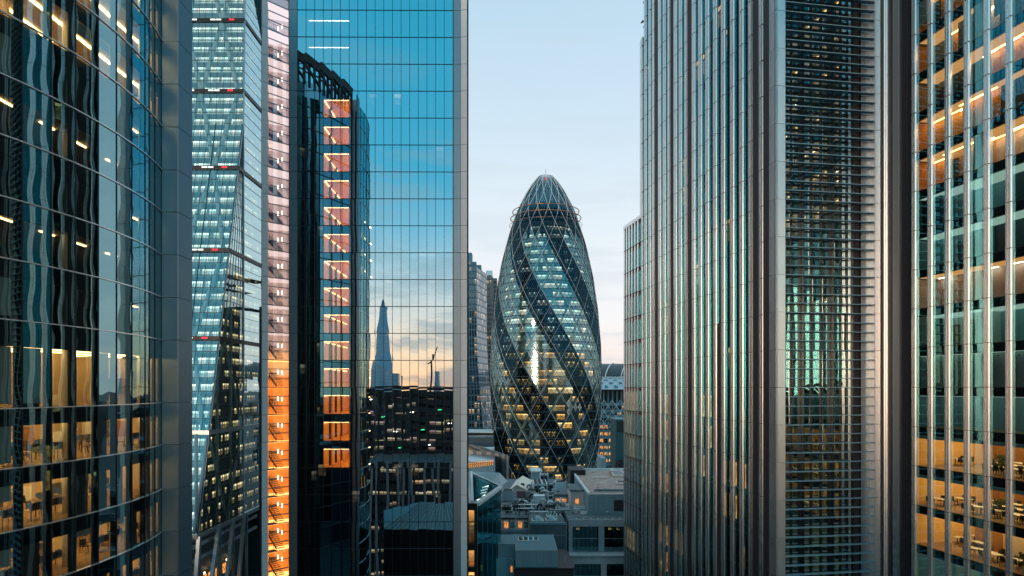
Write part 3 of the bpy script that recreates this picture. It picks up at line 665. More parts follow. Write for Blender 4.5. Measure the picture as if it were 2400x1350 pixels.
# re-entrant strips and the solid dark strip of the near face
def cb(u0, u1, d0, d1, nm, m):
    s0, s1 = Cf.at(u0), Cf.at(u1); mb = MB(); Cf.box(mb, s0, s1, d0, d1, 0, RZ); mb.build(nm, m, RT)
cb(2064, 2068, -.3, .10, 'steel_fin', 'steel_fin'); cb(2069, 2074, -.4, -.1, 'recess_panel', 'dark_metal'); cb(2074.5, 2078, -.3, .15, 'steel_fin', 'steel_fin')
cb(2080, 2084, -.3, .2, 'steel_fin', 'steel_fin'); cb(2084.2, 2100, -.4, .0, 'recess_panel', 'grille'); cb(2100.5, 2113, -.4, .42, 'corner_pier', 'steel'); cb(2113.2, 2134, -.4, .25, 'grille_panel', 'grille')
cF = [2144, 2182, 2223, 2268, 2315, 2367]; cS = [Cf.at(u) for u in cF]
while cS[-1] < 20: cS.append(cS[-1] + 1.95)
for s_ in cS: fin(Cf, s_, 0, RZ, .22, .64)
cEnd = cS[-1]
for k in range(-17, 20):
    [Cf.box(jn, s_ - .32, s_ + .32, -.03, .23, rz(k) - .018, rz(k) + .018) for s_ in cS]
    mb = MB(); Cf.box(mb, cS[0], cEnd, -.9, -.12, rz(k) - .85, rz(k) - .02); mb.build('spandrel', 'black_metal', RT)
quads = []
for i in range(len(cS) - 1):
    for k in range(-17, 20): quads.append(Cf.quad(cS[i] + .30, cS[i + 1] - .30, -.04, rz(k) + .0, rz(k + 1) - .9)); quads.append(Cf.quad(cS[i] + .30, cS[i + 1] - .30, -.05, rz(k) - .86, rz(k) - .04))
panes('window_pane', quads, 'glass_c', RT, 90)
jn.build('cladding_joint', 'joint', RT)['kind'] = 'stuff'
FLC = {10: ('lamp_warm', 'orange_wall'), 9: ('lamp_warm', 'orange_wall'), 8: ('fill_orange', 'orange_wall'), 7: ('lamp_warm', 'wall_int'), 6: ('fill_orange', 'orange_wall'), 5: ('lamp_warm', 'orange_wall'), 4: (None, 'clad_teal'), 3: (None, 'clad_teal'),
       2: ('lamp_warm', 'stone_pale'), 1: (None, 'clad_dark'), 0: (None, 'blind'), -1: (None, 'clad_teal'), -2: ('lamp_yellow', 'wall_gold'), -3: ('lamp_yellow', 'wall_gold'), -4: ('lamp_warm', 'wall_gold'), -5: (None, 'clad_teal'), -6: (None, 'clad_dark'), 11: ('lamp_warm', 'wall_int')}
for k, (lm, wm) in FLC.items():
    z0, z1 = rz(k) + .0, rz(k + 1) - .86
    mb = MB(); mb.poly([Cf.pt(cS[0] - .2, -.15, z0), Cf.pt(cEnd, -.15, z0), Cf.pt(cEnd, -11, z0), Cf.pt(cS[0] - .2, -11, z0)]); mb.build('floor_slab', 'carpet', RT)
    mb = MB(); mb.poly([Cf.pt(cS[0] - .2, -.15, z1), Cf.pt(cEnd, -.15, z1), Cf.pt(cEnd, -11, z1), Cf.pt(cS[0] - .2, -11, z1)]); mb.build('ceiling', 'ceiling', RT)
    mb = MB(); mb.poly([Cf.pt(cS[0] - .2, -.15, z0), Cf.pt(cS[0] - .2, -11, z0), Cf.pt(cS[0] - .2, -11, z1), Cf.pt(cS[0] - .2, -.15, z1)])
    bd = {0: -.8, 2: -2.5, -1: -3}.get(k, -9)
    mb.poly([Cf.pt(cS[0] - .2, bd, z0), Cf.pt(cEnd, bd, z0), Cf.pt(cEnd, bd, z1), Cf.pt(cS[0] - .2, bd, z1)]); mb.poly([Cf.pt(cEnd, -.15, z0), Cf.pt(cEnd, -11, z0), Cf.pt(cEnd, -11, z1), Cf.pt(cEnd, -.15, z1)])
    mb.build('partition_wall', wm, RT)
    if abs(k) > 0 and k != 2:
        q = 0
        while q < len(cS) - 2:
            n_ = rd.choice((1, 1, 2)); s0_, s1_ = cS[q] - (.2 if q == 0 else 0), cS[min(q + n_, len(cS) - 1)]; dd = (-rd.uniform(1.0, 3.0) if k > 2 else -rd.uniform(1.6, 5.0)) if k > 0 else (-rd.uniform(3.5, 6.0) if rd.random() < .3 else -8.6)
            if k in (-2, -3) and q < 3: dd = -8.6
            mm = rd.choice(['orange_wall', 'wall_int', 'orange_wall', 'wall_gold', 'stair_pale', 'clad_teal', 'clad_dark'] if k > 4 else (['wall_gold', 'wall_gold', 'wood', 'wall_int'] if lm else ['teal_light', 'clad_teal', 'teal_light', 'blind', 'clad_dark']))  # teal walls on unlit floors stand in for sky reflected in the windows
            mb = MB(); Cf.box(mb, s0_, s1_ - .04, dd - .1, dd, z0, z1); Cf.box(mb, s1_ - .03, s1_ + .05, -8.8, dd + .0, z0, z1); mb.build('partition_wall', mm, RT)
            if lm and k > 3: mb = MB(); Cf.box(mb, s0_ + .1, s1_ - .15, dd + .3, dd + .52, z1 - .1, z1 - .03); mb.build('wall_wash_fill', 'wall_wash', RT) if mm not in ('clad_teal', 'clad_dark') else None  # added glowing strip that washes the partition with warm light
            if rd.random() < .3: mb = MB(); Cf.box(mb, s0_ + .5, s0_ + 1.5, dd + .02, dd + .08, z0, z1 - .7); mb.build('door', rd.choice(['wood', 'wall_int_dark', 'white_top']), RT)
            if rd.random() < .22 and k > 0: mb = MB(); Cf.box(mb, s0_ + .35, s0_ + 1.4, -.4, -.3, z0 + rd.uniform(0, 1.2), z1); mb.build('window_blind', 'blind', RT)
            q += n_
    if True:
        mb = MB(); Cf.box(mb, cS[0] + .2, cEnd - .3, max(bd, -8.9) + .1, -.4, z1 - .03, z1 - .01); mb.build('ceiling_fill', ('ceiling_fill_orange' if k > -1 else 'ceiling_fill_yellow') if lm else 'ceiling_fill_dim', RT)  # glowing sheet added under the ceiling to brighten the room
    if lm:
        for dd in (-2.0, -4.6):
            for q in range(7):
                if dd < bd or rd.random() < .5: continue
                ss = cS[0] + 1 + q * 2.6 + rd.uniform(-.5, .5); mb = MB(); Cf.box(mb, ss, ss + 1.5, dd - .14, dd, z1 - .12, z1 - .06); mb.build('ceiling_emitter', 'lamp_white', RT)
    if k in (-2, -3):
        mb = MB(); Cf.box(mb, cS[0], cEnd, -.3, -.25, z1 - .34, z1); mb.build('roller_blind', 'teal_light', RT)
    if k in (-2, -3, -4):
        mb = MB()
        Cf.box(mb, cS[3], cS[3] + 2.4, -8.9, -8.7, z0, z1 - .6); Cf.box(mb, cS[5], cS[5] + 1.0, -8.9, -8.7, z0, z1 - .5); mb.build('wall_cabinet', 'wood', RT)
    if k == 0 or k == 2:
        mb = MB()
        for q in range(60): ss = rd.uniform(cS[0], cEnd); zq = rd.uniform(z0 + .2, z1 - .3); sz = rd.choice((.06, .09, .14)); Cf.box(mb, ss, ss + sz, bd, bd + .015, zq, zq + sz)
        mb.build('wall_pattern', 'orange_wall' if k == 2 else 'blue_panel', RT)['kind'] = 'stuff'
mb = MB(); zc = rz(12); Cf.box(mb, cS[0], cEnd, -11.5, -1.2, zc, RZ); Cf.box(mb, cS[0], cEnd, -11.5, -1.2, 0, rz(-6) - .9); Cf.box(mb, cS[0] - .3, cEnd, -14, -11.2, 0, RZ); mb.build('core', 'black_metal', RT)
# body and roof
q0 = A.pt(aS[0], -.9, 0); q1 = A.pt(0, -1.1, 0)
mb = MB(); mb.poly([A.pt(aS[0], 0, RZ), A.pt(0, 0, RZ), B.pt(bE, 0, RZ), Cf.pt(cEnd, 0, RZ), Cf.pt(cEnd, -14, RZ), (60, 120, RZ)]); mb.build('roof', 'felt', RT)
p1 = A.pt(aS[0], -.2, 0); mb = MB(); mb.poly([(p1[0], p1[1], 0), (60, 120, 0), (60, 120, RZ), (p1[0], p1[1], RZ)], [(0, 0), (40, 0), (40, RZ), (0, RZ)])
p2 = Cf.pt(cEnd, 0, 0); p3 = Cf.pt(cEnd, -14, 0); mb.poly([(p2[0], p2[1], 0), (p3[0], p3[1], 0), (p3[0], p3[1], RZ), (p2[0], p2[1], RZ)], [(0, 0), (14, 0), (14, RZ), (0, RZ)])
mb.poly([(p3[0], p3[1], 0), (60, 120, 0), (60, 120, RZ), (p3[0], p3[1], RZ)], [(0, 0), (50, 0), (50, RZ), (0, RZ)]); mb.build('rear_wall', 'far_grey', RT)

# tables, chairs and plants on the lit floors of the finned tower
tb = thing('cafe_table', 'pale table on a lit floor of the finned tower at the right edge', 'table', (0, 0, 0), 'tables in the finned tower')
mb = MB(); mb.box(-.8, .8, -.4, .4, .71, .75); mb.build('table_top', 'white_top', tb)
for sx in (-1, 1):
    mb = MB(); mb.box(sx * .6 - .03, sx * .6 + .03, -.03, .03, .03, .71); mb.box(sx * .6 - .04, sx * .6 + .04, -.3, .3, 0, .03); mb.build('leg', 'black_metal', tb)
cch = make_chair('black cafe chair on a lit floor of the finned tower at the right edge', 'chairs in the finned tower'); ut = []; uk = []
pl = thing('potted_plant', 'bushy green plant in a pale pot on a lit floor of the finned tower', 'plant', (0, 0, 0), 'plants in the finned tower')
mb = MB(); mb.cyl(0, 0, 0, .55, .22, 12, .3); mb.build('pot', 'white_top', pl)
mb = MB(); r4 = random.Random(4)
for q in range(160):
    th = r4.uniform(0, 6.28); rr = r4.uniform(.05, .55); zz_ = .6 + r4.uniform(0, 1.1); c = Vector((math.cos(th) * rr, math.sin(th) * rr, zz_)); d = Vector((r4.uniform(-1, 1), r4.uniform(-1, 1), r4.uniform(-.3, 1))).normalized() * .17; e = d.cross(Vector((r4.uniform(-1, 1), r4.uniform(-1, 1), .3))).normalized() * .05
    mb.quad(c - d, c + e, c + d, c - e)
mb.build('foliage', 'plant', pl); up = []
for k in (-2, -3, -4):
    for s_ in [cS[0] + 1.4 + 2.1 * q for q in range(7)]:
        for dd in (-1.7, -4.2, -6.4):
            if r4.random() < (.45 if s_ < cS[2] else .2): continue
            c = Vector(Cf.pt(s_ + r4.uniform(-.3, .3), dd, rz(k) + .02)); a0 = r4.uniform(-.3, .3) + R(-80)
            place(tb, ut, c, a0)
            for (ox, oy, rr) in ((-.45, -.65, R(180)), (.45, -.65, R(180)), (-.45, .65, 0), (.45, .65, 0)):
                if r4.random() < .2: continue
                off = Vector((ox * math.cos(a0) - oy * math.sin(a0), ox * math.sin(a0) + oy * math.cos(a0), 0)); place(cch, uk, c + off, a0 + rr + r4.uniform(-.3, .3))
for (s_, dd, k) in ((cS[3] + .5, -3.0, -2), (cS[4] + .8, -1.1, -2), (cS[3] + 1.2, -2.2, -3), (cS[4] + .9, -3.4, -3), (cS[5] + .6, -.9, -4)):
    place(pl, up, Cf.pt(s_, dd, rz(k) + .02))
#PART3

# ================================================================== tapered tower with the diagonal mega-frame (between the curved tower and the mirror tower)
LD = thing('wedge_tower', 'teal glass wedge tower with giant diagonal braces and red lit belts, behind the curved tower', 'tower', (-95, 225, 0))
XS = -89.0
def sy(z): return 200.6 + (z - 57.5) * .253 if z < 158 else 226.0 + (z - 158) * .292
def sx(z): return XS if z < 158 else XS - (z - 158) * .104
ZL0, ZL1 = 28.0, 226.0; YE = 226.0
belts = [28.0] + [57.0 + 28.2 * i for i in range(7)]
def zrow():
    r = [28.0 + 4.14 * i for i in range(7)] + [57.0 + 4.03 * i for i in range(43)]
    return [z for z in r if z <= ZL1]
rows = zrow(); XW = -150.0
def f1(x, z, d=0.0): return Vector((x, sy(z) - d * .97, z + d * .24))
# glass of the leaning face, the flank and the rear bay
q1 = []; q2 = []; q3 = []
for i in range(len(rows) - 1):
    z0, z1 = rows[i], rows[i + 1]; c = 0
    x = XS
    while x > -124:
        xn = x - 4.5
        q1.append([f1(xn + (sx(z0) - XS), z0), f1(x + (sx(z0) - XS), z0), f1(x + (sx(z1) - XS), z1), f1(xn + (sx(z1) - XS), z1)]); x = xn
    if z1 <= 158.5:
        ya, yb = sy(z0), sy(z1); nn = 6
        for c in range(nn):
            q2.append([(XS, ya + (YE - ya) * c / nn, z0), (XS, ya + (YE - ya) * (c + 1) / nn, z0), (XS, yb + (YE - yb) * (c + 1) / nn, z1), (XS, yb + (YE - yb) * c / nn, z1)])
    a0 = max(YE, sy(z0)); a1 = max(YE, sy(z1))
    for c in range(4): q3.append([(sx(z0), a0 + 4.3 * c, z0), (sx(z0), a0 + 4.3 * (c + 1), z0), (sx(z1), a1 + 4.3 * (c + 1), z1), (sx(z1), a1 + 4.3 * c, z1)])
panes('window_pane', q1, 'glass_lead', LD, 60); panes('flank_pane', [q for q in q2 if q[0][2] < 106], 'glass_lead', LD, 20); panes('flank_pane', [q for q in q2 if q[0][2] >= 106], 'glass_lead_bright', LD, 20); panes('rear_pane', q3, 'glass_lead_bright', LD, 20)  # upper flank and rear bay take a brighter glass copy for paler reflections
# lit storeys behind
mb = MB()
for i in range(len(rows) - 1):
    z0, z1 = rows[i], rows[i + 1]
    a, b, c, d = f1(-124, z0, -1.6), f1(XS - 1.2 + sx(z0) - XS, z0, -1.6), f1(XS - 1.2 + sx(z1) - XS, z1, -1.6), f1(-124, z1, -1.6)
    mb.poly([a, b, c, d], [(a.x, i * 4.0), (b.x, i * 4.0), (c.x, i * 4 + 4.0), (d.x, i * 4 + 4.0)])
mb.build('office_rooms', 'rooms_lead', LD)
mb = MB()
for i in range(len(rows) - 1):
    z0, z1 = rows[i], rows[i + 1]; y0, y1 = sy(z0) + 1.5, sy(z1) + 1.5; x0 = sx(z0) - 1.3; x1 = sx(z1) - 1.3; e0_ = max(YE, sy(z0)) + 17; e1_ = max(YE, sy(z1)) + 17
    mb.poly([(x0, y0, z0), (x0, e0_, z0), (x1, e1_, z1), (x1, y1, z1)], [(y0, i * 4.0), (e0_, i * 4.0), (e1_, i * 4 + 4.0), (y1, i * 4 + 4.0)])
mb.build('office_rooms', 'rooms_lead_low', LD)
# floor edges, mullions, belts
mb = MB()
for z in rows:
    mb.bar(f1(-124, z, .05), f1(sx(z), z, .05), .12); mb.bar(f1(-124, z - .9, -.9), f1(sx(z), z - .9, -.9), .35, 1.0)
    if z < 158: mb.bar((XS + .05, sy(z), z), (XS + .05, YE, z), .12)
    mb.bar((sx(z) + .05, max(YE, sy(z)), z), (sx(z) + .05, max(YE, sy(z)) + 17, z), .1)
mb.build('floor_edge', 'clad_dark', LD)
mb = MB()
x = XS
for q in range(12):
    mb.bar(f1(x, 28, .05), f1(x, 157.9, .05), .10 if q % 4 else .26); mb.bar(f1(x, 158, .05), f1(x + sx(ZL1) - XS, ZL1, .05), .1); x -= 2.25 * 1.0
    if q > 10: break
for c in range(1, 6): mb.bar((XS + .05, sy(28) + (YE - sy(28)) * c / 6, 28), (XS + .05, sy(158) + (YE - sy(158)) * c / 6, 158), .12)
mb.build('mullion_grid', 'clad_dark', LD)['kind'] = 'stuff'
for z in belts:
    dk = MB(); dk.bar(f1(-124, z, .1), f1(sx(z) + .2, z, .1), .8, 1.25)
    if z < 158: dk.bar((XS + .15, sy(z), z), (XS + .15, YE, z), .5, 1.25)
    dk.bar((sx(z) + .15, max(YE, sy(z)), z), (sx(z) + .15, max(YE, sy(z)) + 17, z), .5, 1.25)
    bo = dk.build('belt', 'black_metal' if z > 60 else 'duct', LD)
    if z > 60:
        for q, xx in enumerate((-93, -97.5, -99.5, -106)):
            mb = MB(); xx += sx(z) - XS; mb.bar(f1(xx - 1.1, z, .52), f1(xx + .6, z, .52), .12, .4); mb.build('belt_light', 'lamp_red' if q == 0 else 'lamp_pale', bo)
# mega-frame diagonals just behind the glass
def mega(x0, z0, x1, z1, r=.75): 
    mb = MB(); mb.tube([f1(x0 + sx(z0) - XS, z0, -.75), f1(x1 + sx(z1) - XS, z1, -.75)], r, 8); mb.build('mega_brace', 'brace_pale', LD, True)
for i in range(1, 7):
    z0, z1 = belts[i], belts[i] + 28.2; xs_ = [-91 - 12.5 * q for q in range(4)]
    for q in range(3):
        if i % 2: mega(xs_[q], z0, xs_[q] - 6.2, z1); mega(xs_[q] - 12.5, z0, xs_[q] - 6.2, z1)
        else: mega(xs_[q] - 6.2, z0, xs_[q], z1); mega(xs_[q] - 6.2, z0, xs_[q] - 12.5, z1)
for (ya, za, yb, zb) in ((192, 29, 201, 57), (201, 57, 214, 29), (214, 29, 226, 57), (201, 57, 212, 85), (226, 57, 212, 85), (212, 85, 222, 120), (193.5, 29, 193.5, 57), (207, 29, 207, 80), (217, 29, 217, 110)):
    mb = MB(); mb.tube([(XS - .5, ya, za), (XS - .5, yb, zb)], .5, 6); mb.build('mega_brace', 'clad_teal', LD, True)
mb = MB(); mb.bar((XS + .1, YE, 28), (XS + .1, YE, 158), .5); mb.bar((XS + .1, YE, 158), (sx(ZL1) + .1, sy(ZL1), ZL1), .5); mb.bar((XS + .1, sy(28), 28), (XS + .1, YE, 158), .3); mb.build('edge_trim', 'rail', LD)
# open base: raking steel legs over a lit lobby
for (ya, za, yb, zb, r) in ((189, 0, 193.5, 28, .8), (193.5, 0, 193.6, 28, .6), (197, 0, 206.5, 28, .8), (207, 0, 207.1, 28, .7), (209.5, 0, 217, 28, .8), (217, 0, 217.1, 28, .6), (220, 0, 226, 28, .8), (228, 0, 228.1, 28, .6)):
    mb = MB(); mb.bar((XS + .3, ya, za), (XS + .3, yb, zb), r * 1.25, r * 1.25); mb.build('raking_leg', 'blue_panel' if r < .75 else 'grey_panel', LD)
for z in (24.5, 20.5):
    mb = MB(); mb.bar((XS - 2, 188, z), (XS - 2, 243, z + .2), .6, .9); mb.build('gallery_beam', 'rail', LD)
mb = MB(); mb.box(XS - 14, XS - 8, 190, 246, 0, 27); mb.build('lobby_core', 'clad_dark', LD)
for q in range(14):
    mb = MB(); yy = 189 + q * 3.6; mb.box(XS - 7.9, XS - 7.7, yy, yy + 2.2, 8.0, 11.2); mb.build('lobby_window', 'lit_orange', LD)
for q in range(9):
    mb = MB(); yy = 190 + q * 5.6; mb.box(XS - 7.0, XS - 6.6, yy, yy + .5, 12.2, 12.7); mb.build('lobby_lamp', 'lamp_warm', LD)
mb = MB(); mb.hexa([(-124, 206, 28), (XS - 3, 206, 28), (XS - 3, 250, 28), (-124, 250, 28), (-124, 248, 200), (sx(200) - 4, 248, 200), (sx(200) - 4, 252, 200), (-124, 252, 200)]); mb.build('core', 'clad_dark', LD)
mb = MB(); mb.quad((-124, 256, 0), (XS, 256, 0), (sx(200), 256, ZL1), (-124, 256, ZL1)); mb.build('rear_wall', 'clad_dark', LD)

# ================================================================== bullet shaped tower
GC = (17.3, 350.0); MID = math.atan2(-GC[0], -GC[1])
prof = [(0, 21), (21.9, 23.9), (32.8, 25.9), (39.2, 26.8), (51.4, 27.7), (63.7, 28.2), (75.9, 28.4), (88.4, 28.1), (100.6, 27.3), (111.6, 26.2), (126.9, 23.9), (142.2, 20.5), (154.9, 16.6), (161.9, 13.9), (170.6, 9.4), (175.5, 6.2), (178.4, 3.6), (180.0, 1.3), (180.4, 0)]
def grad(z):
    for i in range(len(prof) - 1):
        if prof[i][0] <= z <= prof[i + 1][0]:
            p0 = prof[max(i - 1, 0)]; p1 = prof[i]; p2 = prof[i + 1]; p3 = prof[min(i + 2, len(prof) - 1)]
            t_ = (z - p1[0]) / (p2[0] - p1[0]); m1 = (p2[1] - p0[1]) / (p2[0] - p0[0]) * (p2[0] - p1[0]); m2 = (p3[1] - p1[1]) / (p3[0] - p1[0]) * (p2[0] - p1[0])
            if i >= len(prof) - 4: return p1[1] + (p2[1] - p1[1]) * t_
            return (2 * t_**3 - 3 * t_**2 + 1) * p1[1] + (t_**3 - 2 * t_**2 + t_) * m1 + (-2 * t_**3 + 3 * t_**2) * p2[1] + (t_**3 - t_**2) * m2
    return 0
def gp(th, z, d=0.0):
    r = max(grad(min(z, 180.4)) + d, 0); a = R(th) ; return Vector((GC[0] + r * math.sin(a), GC[1] - r * math.cos(a), z))
GH = thing('bullet_tower', 'rounded bullet shaped glass tower with diamond panes and dark spiralling bands', 'tower', (GC[0], GC[1], 0))
HS = 2.1; NR = 84
lightq, darkq, domeq = [], [], []
for k in range(1, NR + 1):
    z = k * HS
    for i in range(72):
        a = 5 * i + 2.5 * (k % 2); zt, zb = min(z + HS, 179.6), z - HS
        q = [gp(a, zb + .12), gp(a + 2.36, z), gp(a, zt - .12), gp(a - 2.36, z)]
        c = (a + 2.5 * k + 8) % 60; c2 = (a + 2.5 * k + 8) % 20; c3 = (a - 2.5 * k + 8) % 20
        if z > 157.5: domeq.append((q, a, z))
        elif z > 148 or (z > 136 and (c2 + (20 - c3) % 20) % 40 < 40 and c2 < (z - 136) * 1.6 and ((20 - c3) % 20) < (z - 136) * 1.6): darkq.append((q, a, z))
        elif c < 22 or c > 57.4: darkq.append((q, a, z))
        else: lightq.append((q, a, z))
def gpanes(name, lst, m, n):
    front = sorted(range(len(lst)), key=lambda i: -(math.cos(R(lst[i][1])) * grad(lst[i][2]) + (10 if 36 < lst[i][2] < 130 else 0)))
    rest = MB()
    for r_, i in enumerate(front):
        if r_ < n: b = MB(); b.poly(lst[i][0]); b.build(name, m, GH)
        else: rest.poly(lst[i][0])
    rest.build(name, m, GH)['kind'] = 'stuff'
gpanes('diamond_pane', lightq, 'glass_gherkin', 96); gpanes('dark_pane', darkq, 'glass_gherkin_dark', 60); gpanes('dome_pane', domeq, 'glass_dome', 40)
mb = MB()
for sgn in (1, -1):
    for i in range(72):
        for k in range(0, NR + 1, 1):
            z0 = k * HS; z1 = min(z0 + HS, 179.5)
            if z0 > 150 and i % 2: continue
            a0 = 5 * i + sgn * 2.5 * k; a1 = a0 + sgn * 2.5
            if math.cos(R(a0)) < -.25: continue
            mb.bar(gp(a0, z0, .02), gp(a1, z1, .02), .14 if z0 < 150 else .09, .1)
mb.build('glazing_bars', 'clad_dark', GH)['kind'] = 'stuff'
for sgn in (1, -1):
    for j in range(18):
        pts = [gp(20 * j + 12 + sgn * 2.5 * k, min(k * HS, 179.8), .12) for k in range(0, NR + 2)]
        mb = MB(); mb.tube(pts, .11 if sgn < 0 else .08, 4); mb.tube(pts[74:], .17, 4); mb.build('diagonal_rib', 'white_rib', GH)
        pts = [gp(20 * j + 12 + sgn * 2.5 * k, k * HS, -1.25) for k in range(0, 71)]
        mb = MB(); mb.tube(pts, .62, 5); mb.build('structural_tube', 'turquoise', GH)
for f in range(1, 37):
    z = f * 4.2; mb = MB(); N_ = 72
    for i in range(N_):
        a, b = 5 * i, 5 * i + 5
        mb.hexa([gp(a, z - .45, -.35), gp(b, z - .45, -.35), gp(b, z - .45, -4.6), gp(a, z - .45, -4.6), gp(a, z + .25, -.35), gp(b, z + .25, -.35), gp(b, z + .25, -4.6), gp(a, z + .25, -4.6)])
    mb.build('floor_plate', 'clad_dark', GH)
    mb = MB(); mb.tube([gp(5 * i, z, .06) for i in range(73)], .11, 4); mb.build('floor_band', 'blue_panel', GH)
mb = MB()
for f in range(0, 36):
    for i in range(72):
        a, b = 5 * i, 5 * i + 5; z0, z1 = f * 4.2, f * 4.2 + 4.2
        mb.poly([gp(a, z0, -4.4), gp(b, z0, -4.4), gp(b, z1, -4.4), gp(a, z1, -4.4)], [(i * 2.6, z0), (i * 2.6 + 2.6, z0), (i * 2.6 + 2.6, z1), (i * 2.6, z1)])
    if f == 20: mb.build('office_rooms', 'rooms_gherkin', GH); mb = MB()
mb.build('office_rooms', 'rooms_gherkin_high', GH)
mb = MB()
for f in range(4):
    z0 = 151 + f * 3
    for i in range(36): mb.poly([gp(i * 10, z0, -3.5), gp(i * 10 + 10, z0, -3.5), gp(i * 10 + 10, z0 + 3, -3.5), gp(i * 10, z0 + 3, -3.5)])
mb.build('dome_core', 'clad_dark', GH)
for (z, rr, tr) in ((160.2, 17.0, .22), (156.8, 18.0, .24), (153.3, 18.6, .10)):
    mb = MB(); mb.tube([(GC[0] + rr * math.sin(R(5 * i)), GC[1] - rr * math.cos(R(5 * i)), z) for i in range(73)], tr, 6); ro = mb.build('ring_rail', 'copper', GH, True)
    mb = MB()
    for i in range(18): a = 20 * i + 4; p = gp(a, z, -.1); mb.bar(p, (GC[0] + rr * math.sin(R(a)), GC[1] - rr * math.cos(R(a)), z), .12)
    mb.build('bracket', 'rail', ro)
mb = MB(); mb.bar((GC[0], GC[1], 180), (GC[0], GC[1], 182.4), .16); mb.build('mast', 'dark_metal', GH)
mb = MB(); mb.box(GC[0] - .7, GC[0] + .1, GC[1] - 4.2, GC[1] - 3.6, 175.4, 177.0); mb.build('beacon', 'lamp_red', GH)

# ================================================================== far towers left of the bullet tower
def slab(name, m, parent, u0, u1, Yf, v0, v1, depth, side=None):
    a = P(u0, v1, Yf); b = P(u1, v0, Yf); mb = MB(); mb.box(a.x, b.x, Yf, Yf + depth, min(a.z, b.z), max(a.z, b.z)); return mb.build(name, m, parent)
T1 = thing('flared_tower', 'slim pale ribbed tower with a flared foot, just right of the mirror tower edge', 'tower', (-23, 430, 0))
mb = MB(); y0 = 430.0
def fx(v):      # right-hand edge swings out towards the ground
    s_ = max(0, (v - 780) / 225.0); return 1117 + 16 * s_ ** 1.5
vs = [626, 700, 780, 840, 900, 950, 1005, 1100]
for i in range(len(vs) - 1):
    a, b = P(1080, vs[i], y0), P(fx(vs[i]), vs[i], y0); c, d = P(1080, vs[i + 1], y0), P(fx(vs[i + 1]), vs[i + 1], y0); c.z = max(c.z, 0); d.z = max(d.z, 0)
    mb.poly([c, d, b, a], [(c.x, c.z), (d.x, d.z), (b.x, b.z), (a.x, a.z)]); e, f = b + Vector((5.5, 26, 0)), d + Vector((5.5, 26, 0)); mb.poly([d, f, e, b], [(0, d.z), (26, d.z), (26, b.z), (0, b.z)])
a, b = P(1080, 626, y0), P(1117, 626, y0); mb.poly([a, b, b + Vector((5.5, 26, 0)), a + Vector((5.5, 26, 0))])
mb.build('facade', 'far_striped', T1)
slab('crown', 'far_striped', T1, 1090, 1116.6, 430.5, 613.5, 626, 24); slab('lift_overrun', 'clad_teal', T1, 1094, 1106, 436, 592, 613.4, 9); slab('rear_block', 'far_striped', T1, 1106, 1128, 445, 621, 1000, 16)
for q in range(17):
    v = 640 + q * 22; a = P(1082, v, y0 - .4); b = P(fx(v), v, y0 - .4)
    if a.z > 4: mb = MB(); mb.bar(a, b, .5, .45); mb.build('floor_band', 'rail', T1)
for q in range(6):
    mb = MB(); pts = [P(min(1088 + q * 5.8, 1e9) + (fx(v) - 1117) * (q / 5), v, y0 - .3) for v in vs[:-1]]
    for i in range(len(pts) - 1): mb.bar(pts[i], pts[i + 1], .35)
    mb.build('vertical_rib', 'rail', T1)
T2 = thing('grey_tower', 'broad grey banded tower with a pale stepped crown, left of the bullet tower', 'tower', (-20, 540, 0))
a = slab('facade', 'far_grey', T2, 1118, 1148, 540, 645, 1100, 30); slab('facade', 'far_grey', T2, 1148.2, 1156, 538, 650, 1100, 30); slab('crown', 'pillow_roof', T2, 1139, 1154, 541, 634, 645, 14); slab('side_wing', 'far_grey', T2, 1156.2, 1165, 552, 652, 1100, 20)
for q in range(20):
    mb = MB(); v = 655 + q * 20; p, r_ = P(1118, v, 539.6), P(1148, v, 539.6); mb.bar(p, r_, .5, .5); mb.build('floor_band', 'clad_dark', T2)
slab('lift_overrun', 'dark_metal', T2, 1130, 1133, 545, 642, 645, 4)

# ================================================================== buildings right of the bullet tower
E1 = thing('arched_roof_hall', 'far building with an arched dark mesh roof and white ribs, right of the bullet tower', 'building', (62, 620, 0))
mb = MB(); pr = []
for q in range(9):
    th = R(90) * q / 8; pr.append((620 + 26 * (1 - math.cos(th)), 79.0 + 14.0 * math.sin(th)))
for q in range(8):
    mb.poly([(40, pr[q][0], pr[q][1]), (140, pr[q][0], pr[q][1]), (140, pr[q + 1][0], pr[q + 1][1]), (40, pr[q + 1][0], pr[q + 1][1])])
mb.build('mesh_roof', 'clad_dark', E1, True); mb = MB()
for q in range(60):
    for sg in (1, -1):
        pts = [(72 + q * 1.6 - 44 + sg * 7 * i / 8.0, pr[i][0] - .3, pr[i][1] + .3) for i in range(9)]
        for i in range(8): mb.bar(pts[i], pts[i + 1], .14)
mb.build('roof_mesh', 'rail', E1)['kind'] = 'stuff'
for ux in (1418.0, 1455.0):
    x0 = (ux - 1200) / 1600 * 620; mb = MB(); mb.tube([(x0 + 12 * (i / 8.0) ** 1.5, pr[i][0] - .6, pr[i][1] + .6) for i in range(9)], .55, 6); mb.build('roof_rib', 'white_panel', E1)
slab('glazed_band', 'far_office', E1, 1395, 1500, 619, 888, 900, 20); slab('wall', 'clad_teal', E1, 1395, 1500, 621, 900, 1200, 20)
E2 = thing('quilted_roof_building', 'office block with a silvery quilted cushion roof above crossed bracing, right of the bullet tower', 'building', (62, 470, 0))
mb = MB(); nx = 12
def pz(x, t_):    # cushion surface
    return Vector((x, 470 + 7 * t_, 67.0 + 10.4 * math.sin(R(12 + 70 * t_))))
